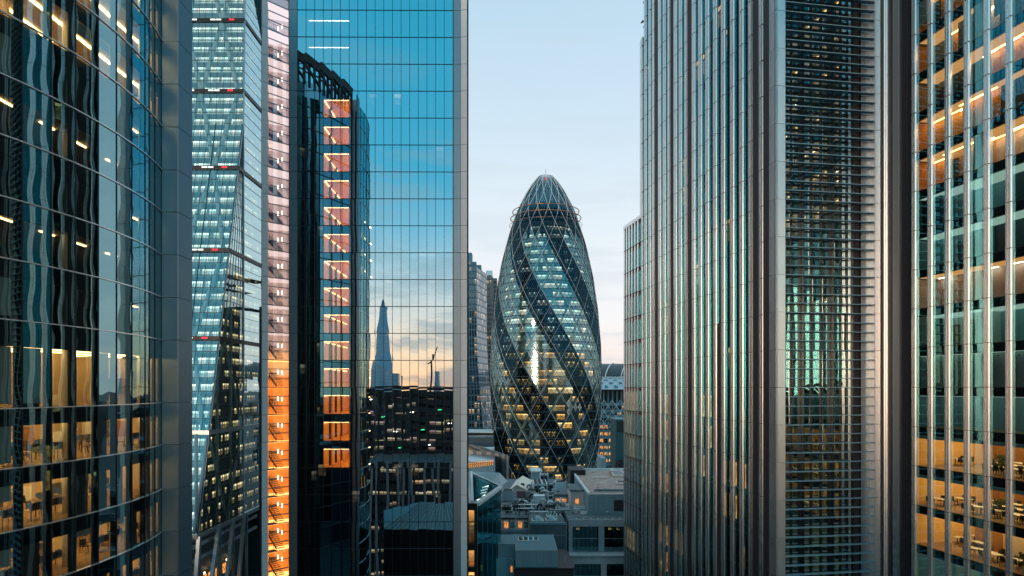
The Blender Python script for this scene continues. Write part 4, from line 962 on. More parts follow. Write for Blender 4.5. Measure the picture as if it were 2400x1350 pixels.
for i in range(44):
    for j in range(12):
        def cz(ii, jj):
            x = 52 + ii * 1.1; t_ = jj / 12.0; uu = (ii / 6.0 + jj / 6.0) % 1; vv = (ii / 6.0 - jj / 6.0) % 1
            p = pz(x, t_); p.y -= 1.3 * math.sin(math.pi * uu) * math.sin(math.pi * vv); return p
        mb.poly([cz(i, j), cz(i + 1, j), cz(i + 1, j + 1), cz(i, j + 1)])
mb.build('quilted_roof', 'pillow_roof', E2, True)
mb = MB(); mb.tube([(52 + q, 477.3, 77.4 + .2 * (q % 3)) for q in range(49)], .5, 6); mb.build('ridge', 'white_panel', E2)
mb = MB(); mb.box(50, 100, 478, 500, 0, 77); mb.build('body', 'clad_dark', E2)
x0, x1 = 55.0, 82.0
zf = lambda v: 70 + (910 - v) * 470 / 1600
for q, v in enumerate((946, 962, 975, 992, 1009, 1024, 1041, 1056, 1072, 1088)):
    mb = MB(); mb.box(x0 - 4, x1 + 10, 473.6, 476, zf(v + 5.5), zf(v - 1)); mb.build('spandrel_band', 'clad_teal', E2)
r6 = random.Random(6)
for q, v in enumerate((952, 968, 984, 1001, 1017, 1033, 1048.5, 1064.5, 1080)):
    for j in range(11):
        mb = MB(); xa = x0 + 3.1 * j; mb.box(xa, xa + 2.1, 475, 475.3, zf(v + 4.5), zf(v - 5)); lt_ = r6.random() < (.75 if q > 2 else .2)
        o = mb.build('window', 'lit_orange' if lt_ and r6.random() < .4 else ('lit_yellow' if lt_ else 'glass_small'), E2)
        mb = MB(); mb.box(xa + .9 + r6.uniform(-.5, .5), xa + 1.2 + r6.uniform(-.3, .5), 474.8, 474.95, zf(v + 4.5), zf(v - 5) - r6.uniform(.4, 1.6)); mb.build('frame', 'purple_frame', o)
for j in range(14):
    xa = x0 + 3.1 * j - .9; mb = MB(); mb.box(xa, xa + .7, 474.4, 476, 0, 68); mb.build('pilaster', 'clad_teal', E2)
for sg in (1, -1):
    for q in range(-3, 6):
        xa = 58 + q * 5.6; mb = MB(); mb.bar((xa, 471.5, zf(938)), (xa + sg * 13.5, 471.5, zf(1003)), .3); mb.build('cross_brace', 'white_panel', E2)
mb = MB(); mb.bar((54, 471.5, zf(1003)), (90, 471.5, zf(1003)), .3); mb.build('brace_rail', 'white_panel', E2)
E3 = thing('green_clad_block', 'dark green clad block with a louvred top right of the crossed bracing', 'building', (66, 420, 0))
slab('wall', 'green_wall', E3, 1443, 1500, 420, 984, 1250, 22); slab('cornice', 'clad_teal', E3, 1442, 1500, 419.6, 982, 984.5, 23)
for q in range(9): slab('louvre', 'grille', E3, 1447, 1464 + 20, 419.7, 988 + q * 2.8, 989.6 + q * 2.8, .3)
slab('plant_box', 'ac_dark', E3, 1449, 1475, 412, 1078, 1098, 6); slab('low_wing', 'stone', E3, 1408, 1421, 400, 1074, 1120, 20)

# ================================================================== roofs between the towers
def blk(name, m, parent, x0, x1, y0, y1, z0, z1):
    mb = MB(); mb.box(x0, x1, y0, y1, z0, z1); return mb.build(name, m, parent)
def zv(v, Yd): return CZ + (910 - v) / 1600 * Yd
def xu(u, Yd): return (u - 1200) / 1600 * Yd
def rect(name, m, parent, u0, u1, v0, v1, Yf, th=.3): return blk(name, m, parent, xu(u0, Yf), xu(u1, Yf), Yf, Yf + th, zv(v1, Yf), zv(v0, Yf))
# A: teal plant-room building nearest the camera
PA = thing('teal_plant_building', 'building with a flat teal roof and small rooflight, lowest in the gap', 'building', (3, 128, 0))
H1 = zv(1292, 120)
blk('plant_room', 'clad_teal', PA, xu(1208, 120), xu(1307, 120), 120, 133.6, H1 - 2.9, H1); blk('plant_room', 'clad_teal', PA, xu(1167, 124.9), xu(1208, 120) - .02, 124.9, 133.6, H1 - 4.2, H1 - .002)
blk('roof_deck', 'roof_teal', PA, xu(1208, 120) + .15, xu(1307, 120) - .15, 120.15, 133.4, H1 + .02, H1 + .06); blk('roof_deck', 'roof_teal', PA, xu(1167, 124.9) + .15, xu(1208, 120) + .13, 125.05, 133.4, H1 + .02, H1 + .06)
for (x0, x1, y0, y1) in ((xu(1208, 120), xu(1307, 120), 120, 120.12), (xu(1307, 120) - .12, xu(1307, 120), 120.12, 133.6), (xu(1167, 124.9), xu(1208, 120), 124.9, 125.02), (xu(1167, 124.9), xu(1167, 124.9) + .12, 125.02, 133.6), (xu(1208, 120), xu(1208, 120) + .12, 120.12, 124.9)): blk('roof_edge', 'rail', PA, x0, x1, y0, y1, H1 + .07, H1 + .16)
rl = blk('rooflight', 'white_panel', PA, xu(1214, 128), xu(1262, 128), 127.6, 130.6, H1 + .07, H1 + .25)
for q in range(4): a_ = xu(1214, 128) + .15 + q * .95; blk('pane', 'glass_small', rl, a_, a_ + .75, 127.75, 130.45, H1 + .26, H1 + .29)
for q in range(4): a_ = xu(1222 + q * 11, 129); mb = MB(); mb.bar((a_, 129, H1 + .3), (a_ + .15, 129, H1 + 1.0), .07); mb.bar((a_ + .15, 129, H1 + 1.0), (a_ + .4, 129, H1 + 1.0), .1); mb.build('vent_pipe', 'rail', PA)
for q in range(1, 6): blk('panel_seam', 'clad_dark', PA, xu(1208, 120) + q * 1.24, xu(1208, 120) + q * 1.24 + .02, 119.985, 119.999, H1 - 2.9, H1)
blk('wall', 'grille', PA, xu(1205, 119), xu(1345, 119), 119, 134, 20, H1 - 3.0); blk('parapet', 'black_metal', PA, xu(1205, 119), xu(1345, 119), 118.6, 119, H1 - 3.1, H1 - 2.6)
blk('strip_window', 'glass_small', PA, xu(1218, 118.9), xu(1330, 118.9), 118.8, 118.95, H1 - 6, H1 - 4.0)
blk('lower_wall', 'teal_light', PA, xu(1163, 124), xu(1205, 124), 124, 134, 20, zv(1310, 124)); blk('downpipe', 'rail', PA, xu(1190, 124), xu(1194, 124), 123.7, 124, 20, zv(1306, 124)); blk('lit_window', 'lit_orange', PA, xu(1197, 123.9), xu(1201, 123.9), 123.85, 123.98, zv(1340, 124), zv(1326, 124))
blk('gravel_strip', 'gravel', PA, xu(1309, 122), xu(1330, 122), 121, 134, 30, zv(1330, 122)); blk('parapet', 'stone_blue', PA, xu(1330, 122), xu(1338, 122), 121, 134, 30, zv(1327, 122))
for q in range(6): blk('roof_lug', 'white_top', PA, xu(1311, 122), xu(1312.5, 122), 122 + q * 1.8, 122.3 + q * 1.8, zv(1330, 122), zv(1330, 122) + .35)
mb = MB(); mb.bar((xu(1324, 124), 124, zv(1330, 122)), (xu(1324, 124), 124, zv(1330, 122) + 1.6), .05); mb.cyl(xu(1320, 124), 124.5, zv(1330, 122) + .0, zv(1330, 122) + .1, .35); mb.build('aerial', 'ac_paint', PA)
# B: left teal box and blue wall
PB = thing('teal_box_annex', 'teal clad rooftop box on a pale ribbed wall beside the glass prow building', 'building', (-4, 128, 0))
hB = zv(1271, 121); blk('box', 'clad_dark', PB, xu(1120, 121), xu(1152, 121), 121, 136, hB - 4.3, hB); blk('roof_deck', 'roof_teal', PB, xu(1120, 121) + .1, xu(1152, 121) - .1, 121.1, 135.9, hB + .01, hB + .05)
blk('wall', 'teal_light', PB, xu(1119, 122), xu(1153, 122), 121.3, 136, 20, hB - 4.4); blk('edge', 'rail', PB, xu(1152, 121) - .1, xu(1152, 121), 121, 136, hB + .06, hB + .15)
for q in range(10): blk('wall_rib', 'clad_teal', PB, xu(1121 + q * 3.2, 121.2), xu(1121.8 + q * 3.2, 121.2), 121.2, 121.29, 20, hB - 4.5)
blk('downpipe', 'rail', PB, xu(1123, 121), xu(1127, 121), 120.8, 121.1, 20, hB - 3.6)
# C: glass prow building at the foot of the mirror tower
PC = thing('glass_prow_building', 'glass building with a sloping triangular glass roof beside the mirror tower foot', 'building', (-7, 115, 0))
a = P(1098, 1178, 112); b = P(1118.5, 1184, 110); e = P(1175, 1141, 128); f = P(1100, 1108, 150)
mb = MB(); mb.poly([P(1107, 1172, 113), P(1166, 1139, 129), P(1107, 1110, 148)]); mb.build('sloping_glass', 'glass_right', PC)
mb = MB(); mb.bar(P(1118, 1182, 110), P(1174, 1141, 128), .75, .5); mb.bar(P(1105, 1108, 149), P(1171, 1139, 129), .4, .3); mb.bar(P(1105, 1106, 149), P(1107, 1176, 112), .45, .3); mb.build('roof_frame', 'ac_paint', PC)
mb = MB(); mb.poly([P(1090, 1178, 112), P(1118, 1184, 110), P(1107, 1172, 113), P(1105, 1108, 149), P(1090, 1105, 150)]); mb.build('roof_plate', 'grey_panel', PC)
mb = MB(); mb.poly([P(1090, 1104, 150), P(1171, 1108, 152), P(1183, 1128, 150), P(1150, 1140, 146), P(1105, 1112, 148)]); mb.poly([P(1171, 1108, 152), P(1190, 1128, 150), P(1174, 1140, 140), P(1145, 1122, 150)]); mb.build('upper_roof', 'clad_teal', PC)
for q in range(7): c0 = P(1112 + q * 3, 1170 - q * 7, 116 + q * 2); mb = MB(); mb.bar(c0 - Vector((0, 0, 1.2)), c0 + Vector((1.2, .4, -.9)), .12); mb.build('inner_light', 'lamp_pale', PC)
mb = MB(); mb.poly([P(1107, 1176, 115) , P(1164, 1143, 131), P(1107, 1114, 150)]); mb.poly([Vector((p.x, p.y, 20)) for p in (P(1119, 1185, 111.5), P(1174, 1185, 129.5))] + [P(1174, 1150, 129.5), P(1119, 1188, 111.5)]); mb.build('inner_wall', 'clad_dark', PC)
a, b = P(1118.5, 1186, 110), P(1174, 1144, 128); mb = MB(); mb.poly([(a.x, a.y, 20), (b.x, b.y, 20), b, a]); mb.build('side_glass', 'glass_right', PC)
for q in range(5): s_ = q / 5; p = a.lerp(b, s_); mb = MB(); mb.bar((p.x + .03, p.y, 22), (p.x + .03, p.y, p.z), .05); mb.build('mullion', 'clad_teal', PC)
Y_ = 110; lx0, lx1 = xu(1092, Y_), xu(1118, Y_)
for (v0, v1) in ((1180, 1196), (1274, 1290), (1329, 1341)): blk('frame_beam', 'black_metal', PC, lx0, lx1, Y_, Y_ + .8, zv(v1, Y_), zv(v0, Y_))
blk('frame_post', 'black_metal', PC, xu(1111.5, Y_), lx1, Y_ - .02, Y_ + 1.4, 20, zv(1184, Y_)); blk('frame_post', 'black_metal', PC, lx0, xu(1098, Y_), Y_ - .02, Y_ + .8, 20, zv(1180, Y_)); blk('transom', 'black_metal', PC, lx0, lx1, Y_ + .01, Y_ + .3, zv(1223.5, Y_), zv(1222, Y_))
for (v0, v1, m) in ((1196, 1274, 'wall_int'), (1290, 1329, 'wall_int'), (1341, 1352, 'wall_int')):
    blk('room_back', m, PC, lx0, xu(1111.5, Y_), Y_ + 3.2, Y_ + 3.3, zv(v1, Y_) - .3, zv(v0, Y_)); blk('room_floor', 'wood', PC, lx0, xu(1111.5, Y_), Y_ + .8, Y_ + 3.2, zv(v1, Y_) - .1, zv(v1, Y_) + .05)
    blk('ceiling_emitter', 'lamp_warm', PC, lx0 + .2, xu(1111.0, Y_), Y_ + .9, Y_ + 2.6, zv(v0, Y_) - .15, zv(v0, Y_) - .08)
for q in range(3): blk('shelf', 'white_top', PC, xu(1101, Y_), xu(1110, Y_), Y_ + 1.2, Y_ + 1.8, zv(1234 + q * 9, Y_), zv(1232.5 + q * 9, Y_))
# D: white stucco house with four windows
PD = thing('stucco_house', 'pale stucco upper storey with four sash windows, two glowing orange, below the rooftop machines', 'building', (1, 150, 0))
Yd = 150; blk('wall', 'stucco', PD, xu(1152, Yd), xu(1240, Yd), Yd, Yd + 9, 20, zv(1217, Yd)); blk('cornice', 'black_metal', PD, xu(1175, Yd), xu(1241, Yd), Yd - .25, Yd, zv(1217, Yd), zv(1213.5, Yd)); blk('roof', 'felt', PD, xu(1152, Yd), xu(1240, Yd), Yd, Yd + 12, zv(1217, Yd) + .0, zv(1216, Yd))
blk('ledge', 'stone', PD, xu(1175, Yd), xu(1240, Yd), Yd - .5, Yd - .01, zv(1247, Yd), zv(1241, Yd))
for (u0, u1, l) in ((1163, 1174, 0), (1181, 1192, 1), (1195, 1206, 0), (1214, 1224, 1), (1228, 1238, 0)):
    wn = rect('window', 'lit_orange' if l else 'glass_small', PD, u0, u1, 1222, 1238.5, Yd - .06, .04); fr = MB(); x0, x1, z0, z1 = xu(u0, Yd - .1), xu(u1, Yd - .1), zv(1238.5, Yd - .1), zv(1222, Yd - .1)
    for (a, b, c, d) in ((x0, x1, z0, z0 + .1), (x0, x1, z1 - .1, z1), (x0, x1, (z0 + z1) / 2 - .03, (z0 + z1) / 2 + .03), (x0, x0 + .09, z0 + .1, z1 - .1), (x1 - .09, x1, z0 + .1, z1 - .1), ((x0 + x1) / 2 - .04, (x0 + x1) / 2 + .04, z0 + .1, z1 - .1)): fr.box(a, b, Yd - .14, Yd - .07, c, d)
    fr.build('frame', 'white_panel', wn)
for u0 in (1193, 1208, 1239): blk('pipe', 'black_metal' if u0 == 1193 else 'white_top', PD, xu(u0, Yd), xu(u0 + 1.4, Yd), Yd - .3, Yd - .16, 20, zv(1212 if u0 != 1208 else 1206, Yd))
# E: dark roof with skylights right of the stucco house
PE = thing('skylight_roof_building', 'dark slate building whose cluttered flat roof carries three white domed skylights', 'building', (10, 150, 0))
Ye = 141; hE = zv(1230, Ye); blk('wall', 'felt', PE, xu(1243, Ye), xu(1327, Ye), Ye, Ye + 22, 20, hE); blk('string_course', 'rail', PE, xu(1243, Ye), xu(1328, Ye), Ye - .15, Ye, zv(1256, Ye), zv(1254, Ye)); blk('downpipe', 'rail', PE, xu(1326, Ye), xu(1328.5, Ye), Ye - .2, Ye - .01, 20, hE + .4)
blk('parapet', 'stone_blue', PE, xu(1243, Ye), xu(1327, Ye), Ye - .1, Ye + .25, hE, hE + .45)
mb = MB()
for q in range(22): xx = xu(1243, Ye) + q * .35; mb.bar((xx, Ye, hE + .45), (xx, Ye, hE + 1.1), .04)
for dz in (.75, 1.1): mb.bar((xu(1243, Ye), Ye, hE + dz), (xu(1327, Ye), Ye, hE + dz), .05)
mb.build('railing', 'rail', PE)
def skylight(u, v, Yk, wd, lab):
    c = P(u, v, Yk); t_ = thing('domed_skylight', lab, 'skylight', (c.x, c.y, hE), 'white domed skylights on the slate roof')
    blk('kerb', 'white_panel', t_, c.x - wd / 2, c.x + wd / 2, c.y - wd * .45, c.y + wd * .45, hE, hE + .35)
    mb = MB(); N_ = 8
    for i in range(N_):
        for j in range(3):
            def sp(i, j): a_ = 2 * math.pi * i / N_ + .39; e_ = R(90) * j / 3; return (c.x + wd * .46 * math.cos(a_) * math.cos(e_), c.y + wd * .42 * math.sin(a_) * math.cos(e_), hE + .36 + .75 * math.sin(e_))
            mb.poly([sp(i, j), sp(i + 1, j), sp(i + 1, j + 1), sp(i, j + 1)])
    mb.build('dome', 'glass_small', t_)
    mb = MB()
    for i in range(N_):
        pp = [(c.x + wd * .47 * math.cos(2 * math.pi * i / N_ + .39) * math.cos(R(30 * j)), c.y + wd * .43 * math.sin(2 * math.pi * i / N_ + .39) * math.cos(R(30 * j)), hE + .37 + .76 * math.sin(R(30 * j))) for j in range(4)]
        for j in range(3): mb.bar(pp[j], pp[j + 1], .07)
    mb.build('glazing_bar', 'white_top', t_)
skylight(1260, 1222, 145, 2.5, 'white domed skylight at the left end of the slate roof, nearest the stucco house')
skylight(1292, 1222, 145.5, 2.5, 'white domed skylight at the front of the slate roof, right of the other front one')
skylight(1293, 1211, 150, 2.4, 'white domed skylight set behind the two front skylights on the slate roof')
# F: stone office building at right of the gap
PF = thing('stone_office_building', 'blue grey stone office building with long dark windows beside the finned tower', 'building', (22, 145, 0))
Y1, Y2, Y3 = 137.0, 140.0, 147.0; xl = xu(1333, Y2); xr = 33.5
h2 = zv(1217, Y2); h1 = h2 - 6.9
for (yy, zt, zb, m, xa) in ((Y2, h2, h1, 'stone', xl), (Y1, h1 + .0, 12, 'stone_pale', xu(1337, Y1))):
    rows_ = [(zt - 1.45, zt, 'beam')]
    blk('parapet_band', m, PF, xa, xr, yy, yy + .6, zt - 1.5, zt)
    zc = zt - 1.5; nb = 0
    while zc > zb:
        zn = zc - 2.55; blk('rail_beam', 'rail', PF, xa + .6, xr, yy + .12, yy + .3, zn, zn + .12)
        for c_ in range(4):
            ba = xa + .75 + c_ * 6.6
            if ba > 32: break
            for p_ in range(6):
                o = blk('window', 'glass_small', PF, ba + p_ * .88 + .04, ba + p_ * .88 + .84, yy + .3, yy + .34, zn + .14, zc - .02)
            hh = r6.random()
            for p_ in range(6):
                if r6.random() < .45: dz = r6.uniform(.3, 1.4); blk('window_blind', 'teal_light', PF, ba + p_ * .88 + .06, ba + p_ * .88 + .8, yy + .5, yy + .52, zc - .1 - dz, zc - .1)
            if c_ < 3 and nb == 0 and yy == Y2: 
                for p_ in (1, 3, 4, 5):
                    if r6.random() < .6: blk('office_lamp', 'lit_yellow', PF, ba + p_ * .88 + .1, ba + p_ * .88 + .75, yy + 1.6, yy + 1.65, zc - 1.0, zc - .6)
        zc = zn; nb += 1
        if yy == Y2 and nb == 2: break
    for c_ in range(5):
        pa = xa - .0 if c_ == 0 else xa + .75 + c_ * 6.6 - 1.22; wdt = .75 if c_ == 0 else 1.15; z_ = zt - 1.52
        while z_ > max(zb, 30): blk('stone_pier', m, PF, pa, pa + wdt, yy + .02, yy + .5, z_ - .6, z_ - .02); z_ -= .62
    blk('inner_dark', 'black_metal', PF, xa + .1, xr, yy + 2.2, yy + 2.4, zb, zt - .2)
blk('setback_ledge', 'stone', PF, xu(1335, Y1), xr, Y1 - .3, Y2, h1 - .02, h1 + .25)
for q in range(8): blk('ledge_lamp', 'white_top', PF, xu(1345 + q * 17, Y1), xu(1347.2 + q * 17, Y1), Y1 - .1, Y1 + .2, h1 + .26, h1 + .42)
blk('roof_deck', 'felt', PF, xl, xr, Y2 + .6, 175, h2 - 1.2, h2 - .4); blk('body', 'stone_blue', PF, xl + .3, xr, Y2 + 2.6, 190, 0, h2 - 1.3)
for q in range(7): blk('ledge_lamp', 'white_top', PF, xu(1350 + q * 17, Y2), xu(1352 + q * 17, Y2), Y2 + .1, Y2 + .4, h2 + .01, h2 + .16)
h3 = zv(1160, Y3); ux0 = xu(1379, Y3)
blk('plant_storey', 'stone_blue', PF, ux0, xr, Y3, 190, h2 - 1.3, h3)
for q in range(7): blk('panel_joint', 'clad_dark', PF, ux0 + 1.1 * q + 1.1, ux0 + 1.1 * q + 1.13, Y3 - .012, Y3 - .002, h2, h3)
for q in range(4): blk('panel_joint', 'clad_dark', PF, ux0, xr, Y3 - .026, Y3 - .014, h2 + .9 + q * 1.15, h2 + .93 + q * 1.15)
blk('louvre_window', 'grille', PF, ux0 + 5.5, xr, Y3 - .08, Y3 - .03, h3 - 3.5, h3 - 1.1); blk('wall_lamp', 'white_top', PF, ux0 + 3.8, ux0 + 4.3, Y3 - .2, Y3 - .03, h3 - 3.65, h3 - 3.5)
blk('roof_gravel', 'gravel', PF, ux0 + .1, xr, Y3 + .2, 189.8, h3 + .01, h3 + .06); blk('parapet', 'ac_paint', PF, ux0 - .1, ux0 + .35, Y3, 190, h3, h3 + .5); blk('parapet', 'ac_paint', PF, ux0, xr, Y3 - .05, Y3 + .2, h3 + .07, h3 + .3); blk('parapet', 'ac_paint', PF, xu(1337, 190), xr, 190, 190.4, h3 - 6, h3 + .7)
blk('rear_plant_room', 'grille', PF, xu(1337, 180), xu(1371, 180), 180, 190, zv(1142, 180), zv(1102, 180)); blk('rear_stair_head', 'clad_teal', PF, xu(1371, 180) + .02, ux0 + 3, 179.5, 190, zv(1146, 180), zv(1101, 180))
def on_roof(name, lab, cat, u, v, w_, d_, h_, m, z0, grp=None, extra=None):
    Yk = 1600 * (CZ - z0) / (v - 910); c = Vector((xu(u, Yk), Yk, z0)); t_ = thing(name, lab, cat, c, grp)
    blk('casing', m, t_, c.x - w_ / 2, c.x + w_ / 2, c.y, c.y + d_, z0 + .12, z0 + h_)
    for sx_ in (-1, 1): blk('skid', 'rail', t_, c.x + sx_ * w_ * .35 - .06, c.x + sx_ * w_ * .35 + .06, c.y, c.y + d_, z0, z0 + .12)
    if extra == 'fan':
        nf = max(1, int(d_ / 1.0))
        for q in range(nf):
            mb = MB(); mb.cyl(c.x, c.y + (q + .5) * d_ / nf, z0 + h_, z0 + h_ + .1, min(w_, d_ / nf) * .38, 12); mb.build('fan', 'ac_dark', t_)
        blk('grille', 'ac_dark', t_, c.x - w_ * .32, c.x + w_ * .32, c.y - .03, c.y - .005, z0 + .3, z0 + h_ * .8)
    if extra == 'door':
        blk('door', 'white_panel', t_, c.x - w_ * .35, c.x - .03, c.y - .03, c.y - .005, z0 + .2, z0 + h_ - .2); blk('door', 'white_panel', t_, c.x + .03, c.x + w_ * .35, c.y - .03, c.y - .005, z0 + .2, z0 + h_ - .2)
    if extra == 'slats':
        for q in range(5): blk('slat', 'ac_dark', t_, c.x - w_ * .42, c.x + w_ * .42, c.y + .15 + q * d_ / 5.2, c.y + .15 + q * d_ / 5.2 + d_ * .09, z0 + h_ + .005, z0 + h_ + .05)
    return t_
zr = h3 + .07
on_roof('slatted_vent', 'long white slatted roof vent at the right edge of the brown gravel roof', 'vent', 1453, 1118, 3.2, 9, .7, 'white_panel', zr, None, 'slats')
on_roof('slatted_vent', 'short white slatted roof vent at the front right of the brown gravel roof', 'vent', 1459, 1136, 2.4, 2.2, .6, 'white_panel', zr, None, 'slats')
on_roof('roof_duct', 'long low white duct lying across the middle of the brown gravel roof', 'duct', 1406, 1121, 3.9, .5, .35, 'white_panel', zr)
on_roof('roof_duct', 'long dark blue duct lying across the front of the brown gravel roof', 'duct', 1428, 1152, 6.6, .6, .5, 'roof_teal', zr)
t_ = thing('looped_pipe', 'white hooped pipe standing on the brown gravel roof', 'pipe', P(1411, 1141, 150)); Yk = 1600 * (CZ - zr) / (1143 - 910.0); mb = MB()
mb.tube([(xu(1401, Yk), Yk, zr), (xu(1401, Yk), Yk, zr + .8), (xu(1404, Yk), Yk, zr + 1.1), (xu(1419, Yk), Yk, zr + 1.1), (xu(1421, Yk), Yk, zr + .8), (xu(1421, Yk), Yk, zr)], .14, 6); mb.build('pipe', 'white_panel', t_, True); mb = MB(); mb.cyl(xu(1420, Yk), Yk, zr, zr + 1.5, .25); mb.build('stack', 'white_top', t_)
t_ = thing('satellite_dish', 'small white satellite dish on the brown gravel roof', 'satellite dish', P(1432, 1113, 176)); Yk = 1600 * (CZ - zr) / (1114 - 910.0); mb = MB(); mb.cyl(xu(1432, Yk), Yk, zr, zr + 1.0, .07); mb.build('post', 'rail', t_)
mb = MB(); c = Vector((xu(1432, Yk), Yk - .1, zr + 1.3)); mb.tube([c, c + Vector((0, .25, -.05)), c + Vector((0, .4, -.1))], .7, 14, .1); mb.build('dish', 'white_top', t_, True)
for q in range(4): on_roof('roof_fan_box', 'small white roof fan box at the back left of the brown gravel roof', 'fan', 1386 + q * 2.6, 1107, .3, .4, .6, 'white_top', zr, 'small roof fan boxes')
# G: middle plant roofs behind
PG = thing('plant_roof_building', 'low flat roofed building crowded with machines, between the stucco house and the bullet tower', 'building', (8, 185, 0))
hG = 42.6; blk('body', 'clad_dark', PG, xu(1172, 160), xu(1337, 170), 160, 206, 0, hG); blk('roof_deck', 'felt', PG, xu(1172, 160) + .1, xu(1337, 170) - .1, 160.1, 205.8, hG + .01, hG + .05)
PH = thing('white_brick_stair_block', 'white brick rooftop block with two small warm windows left of the blue grey plant storey', 'building', (20, 160, 0))
Yh = 156; blk('wall', 'stone_pale', PH, xu(1338, Yh), xu(1379, Yh) - .02, Yh, Yh + 10, h2 - 1, zv(1152, Yh)); blk('roof', 'felt', PH, xu(1336, Yh), xu(1379, Yh) - .02, Yh - .2, Yh + 10.2, zv(1152, Yh), zv(1148, Yh))
rect('window', 'lit_orange', PH, 1348.5, 1356, 1168.5, 1181, Yh - .05, .03); rect('window', 'wood', PH, 1368, 1374.5, 1159, 1172, Yh - .05, .03)
PI = thing('canteen_block', 'white rooftop block with a wide glowing orange window, left of the white brick block', 'building', (13, 165, 0))
Yi = 164; blk('wall', 'stone_pale', PI, xu(1302, Yi), xu(1337, Yi), Yi, Yi + 8, hG - 2, zv(1163.5, Yi)); blk('roof', 'felt', PI, xu(1300, Yi), xu(1338, Yi), Yi - .6, Yi + 8.4, zv(1163, Yi), zv(1158, Yi))
wn = rect('window', 'lit_orange', PI, 1302.5, 1328, 1169, 1181, Yi - .05, .03); fr = MB()
for q in range(5): xx = xu(1302.5 + q * 6.3, Yi - .1); fr.box(xx, xx + .09, Yi - .12, Yi - .06, zv(1181, Yi), zv(1169, Yi))
fr.box(xu(1302.5, Yi), xu(1328, Yi), Yi - .14, Yi - .125, zv(1173.5, Yi), zv(1172.7, Yi)); fr.build('frame', 'white_panel', wn)
PJ = thing('gabled_hut', 'cream clad rooftop hut with a pitched roof below the bullet tower', 'hut', (4, 185, hG))
A0, A1, A2 = P(1196, 1155, 178), P(1210, 1141, 178), P(1233, 1155, 178)
x0, x1, xm = xu(1195, 178), xu(1234, 178), xu(1211, 178); ze, zr_ = zv(1149, 178), zv(1137, 178); dx = xu(1246, 196) - x1
mb = MB(); mb.poly([(x0, 178, hG), (x1, 178, hG), (x1, 178, ze), (xm, 178, zr_), (x0, 178, ze)]); mb.poly([(x1, 178, hG), (x1 + dx, 196, hG), (x1 + dx, 196, ze), (x1, 178, ze)]); mb.poly([(x0, 178, hG), (x0 + dx, 196, hG), (x0 + dx, 196, ze), (x0, 178, ze)]); mb.build('wall', 'beige_clad', PJ)
mb = MB(); mb.hexa([(x0 - .2, 177.7, ze - .1), (xm, 177.7, zr_ - .02), (xm + dx, 196.3, zr_ - .02), (x0 - .2 + dx, 196.3, ze - .1), (x0 - .2, 177.7, ze + .08), (xm, 177.7, zr_ + .16), (xm + dx, 196.3, zr_ + .16), (x0 - .2 + dx, 196.3, ze + .08)])
mb.hexa([(xm, 177.7, zr_ - .02), (x1 + .2, 177.7, ze - .1), (x1 + .2 + dx, 196.3, ze - .1), (xm + dx, 196.3, zr_ - .02), (xm, 177.7, zr_ + .16), (x1 + .2, 177.7, ze + .08), (x1 + .2 + dx, 196.3, ze + .08), (xm + dx, 196.3, zr_ + .16)]); mb.build('pitched_roof', 'beige_clad', PJ)
gz = hG + .06
PK = thing('lift_tower_block', 'grey rooftop lift house with a lattice mast, in front of the bullet tower', 'building', (9, 215, 0))
blk('wall', 'stone', PK, xu(1246, 212), xu(1268, 212), 212, 220, hG - 2, zv(1107, 212)); blk('roof', 'ac_paint', PK, xu(1245, 212), xu(1270, 212), 211.7, 220.3, zv(1107, 212), zv(1104, 212))
mb = MB(); c = P(1267, 1105, 212)
for sx_ in (0, 1.1): mb.bar((c.x + sx_, 213, c.z), (c.x + sx_, 213, c.z + 4.6), .1)
for q in range(6): mb.bar((c.x, 213, c.z + q * .9), (c.x + 1.1, 213, c.z + q * .9), .07)
mb.bar((c.x, 213, c.z + 3.4), (c.x - 3, 213, c.z + 2.6), .06); mb.build('lattice_mast', 'rail', PK)
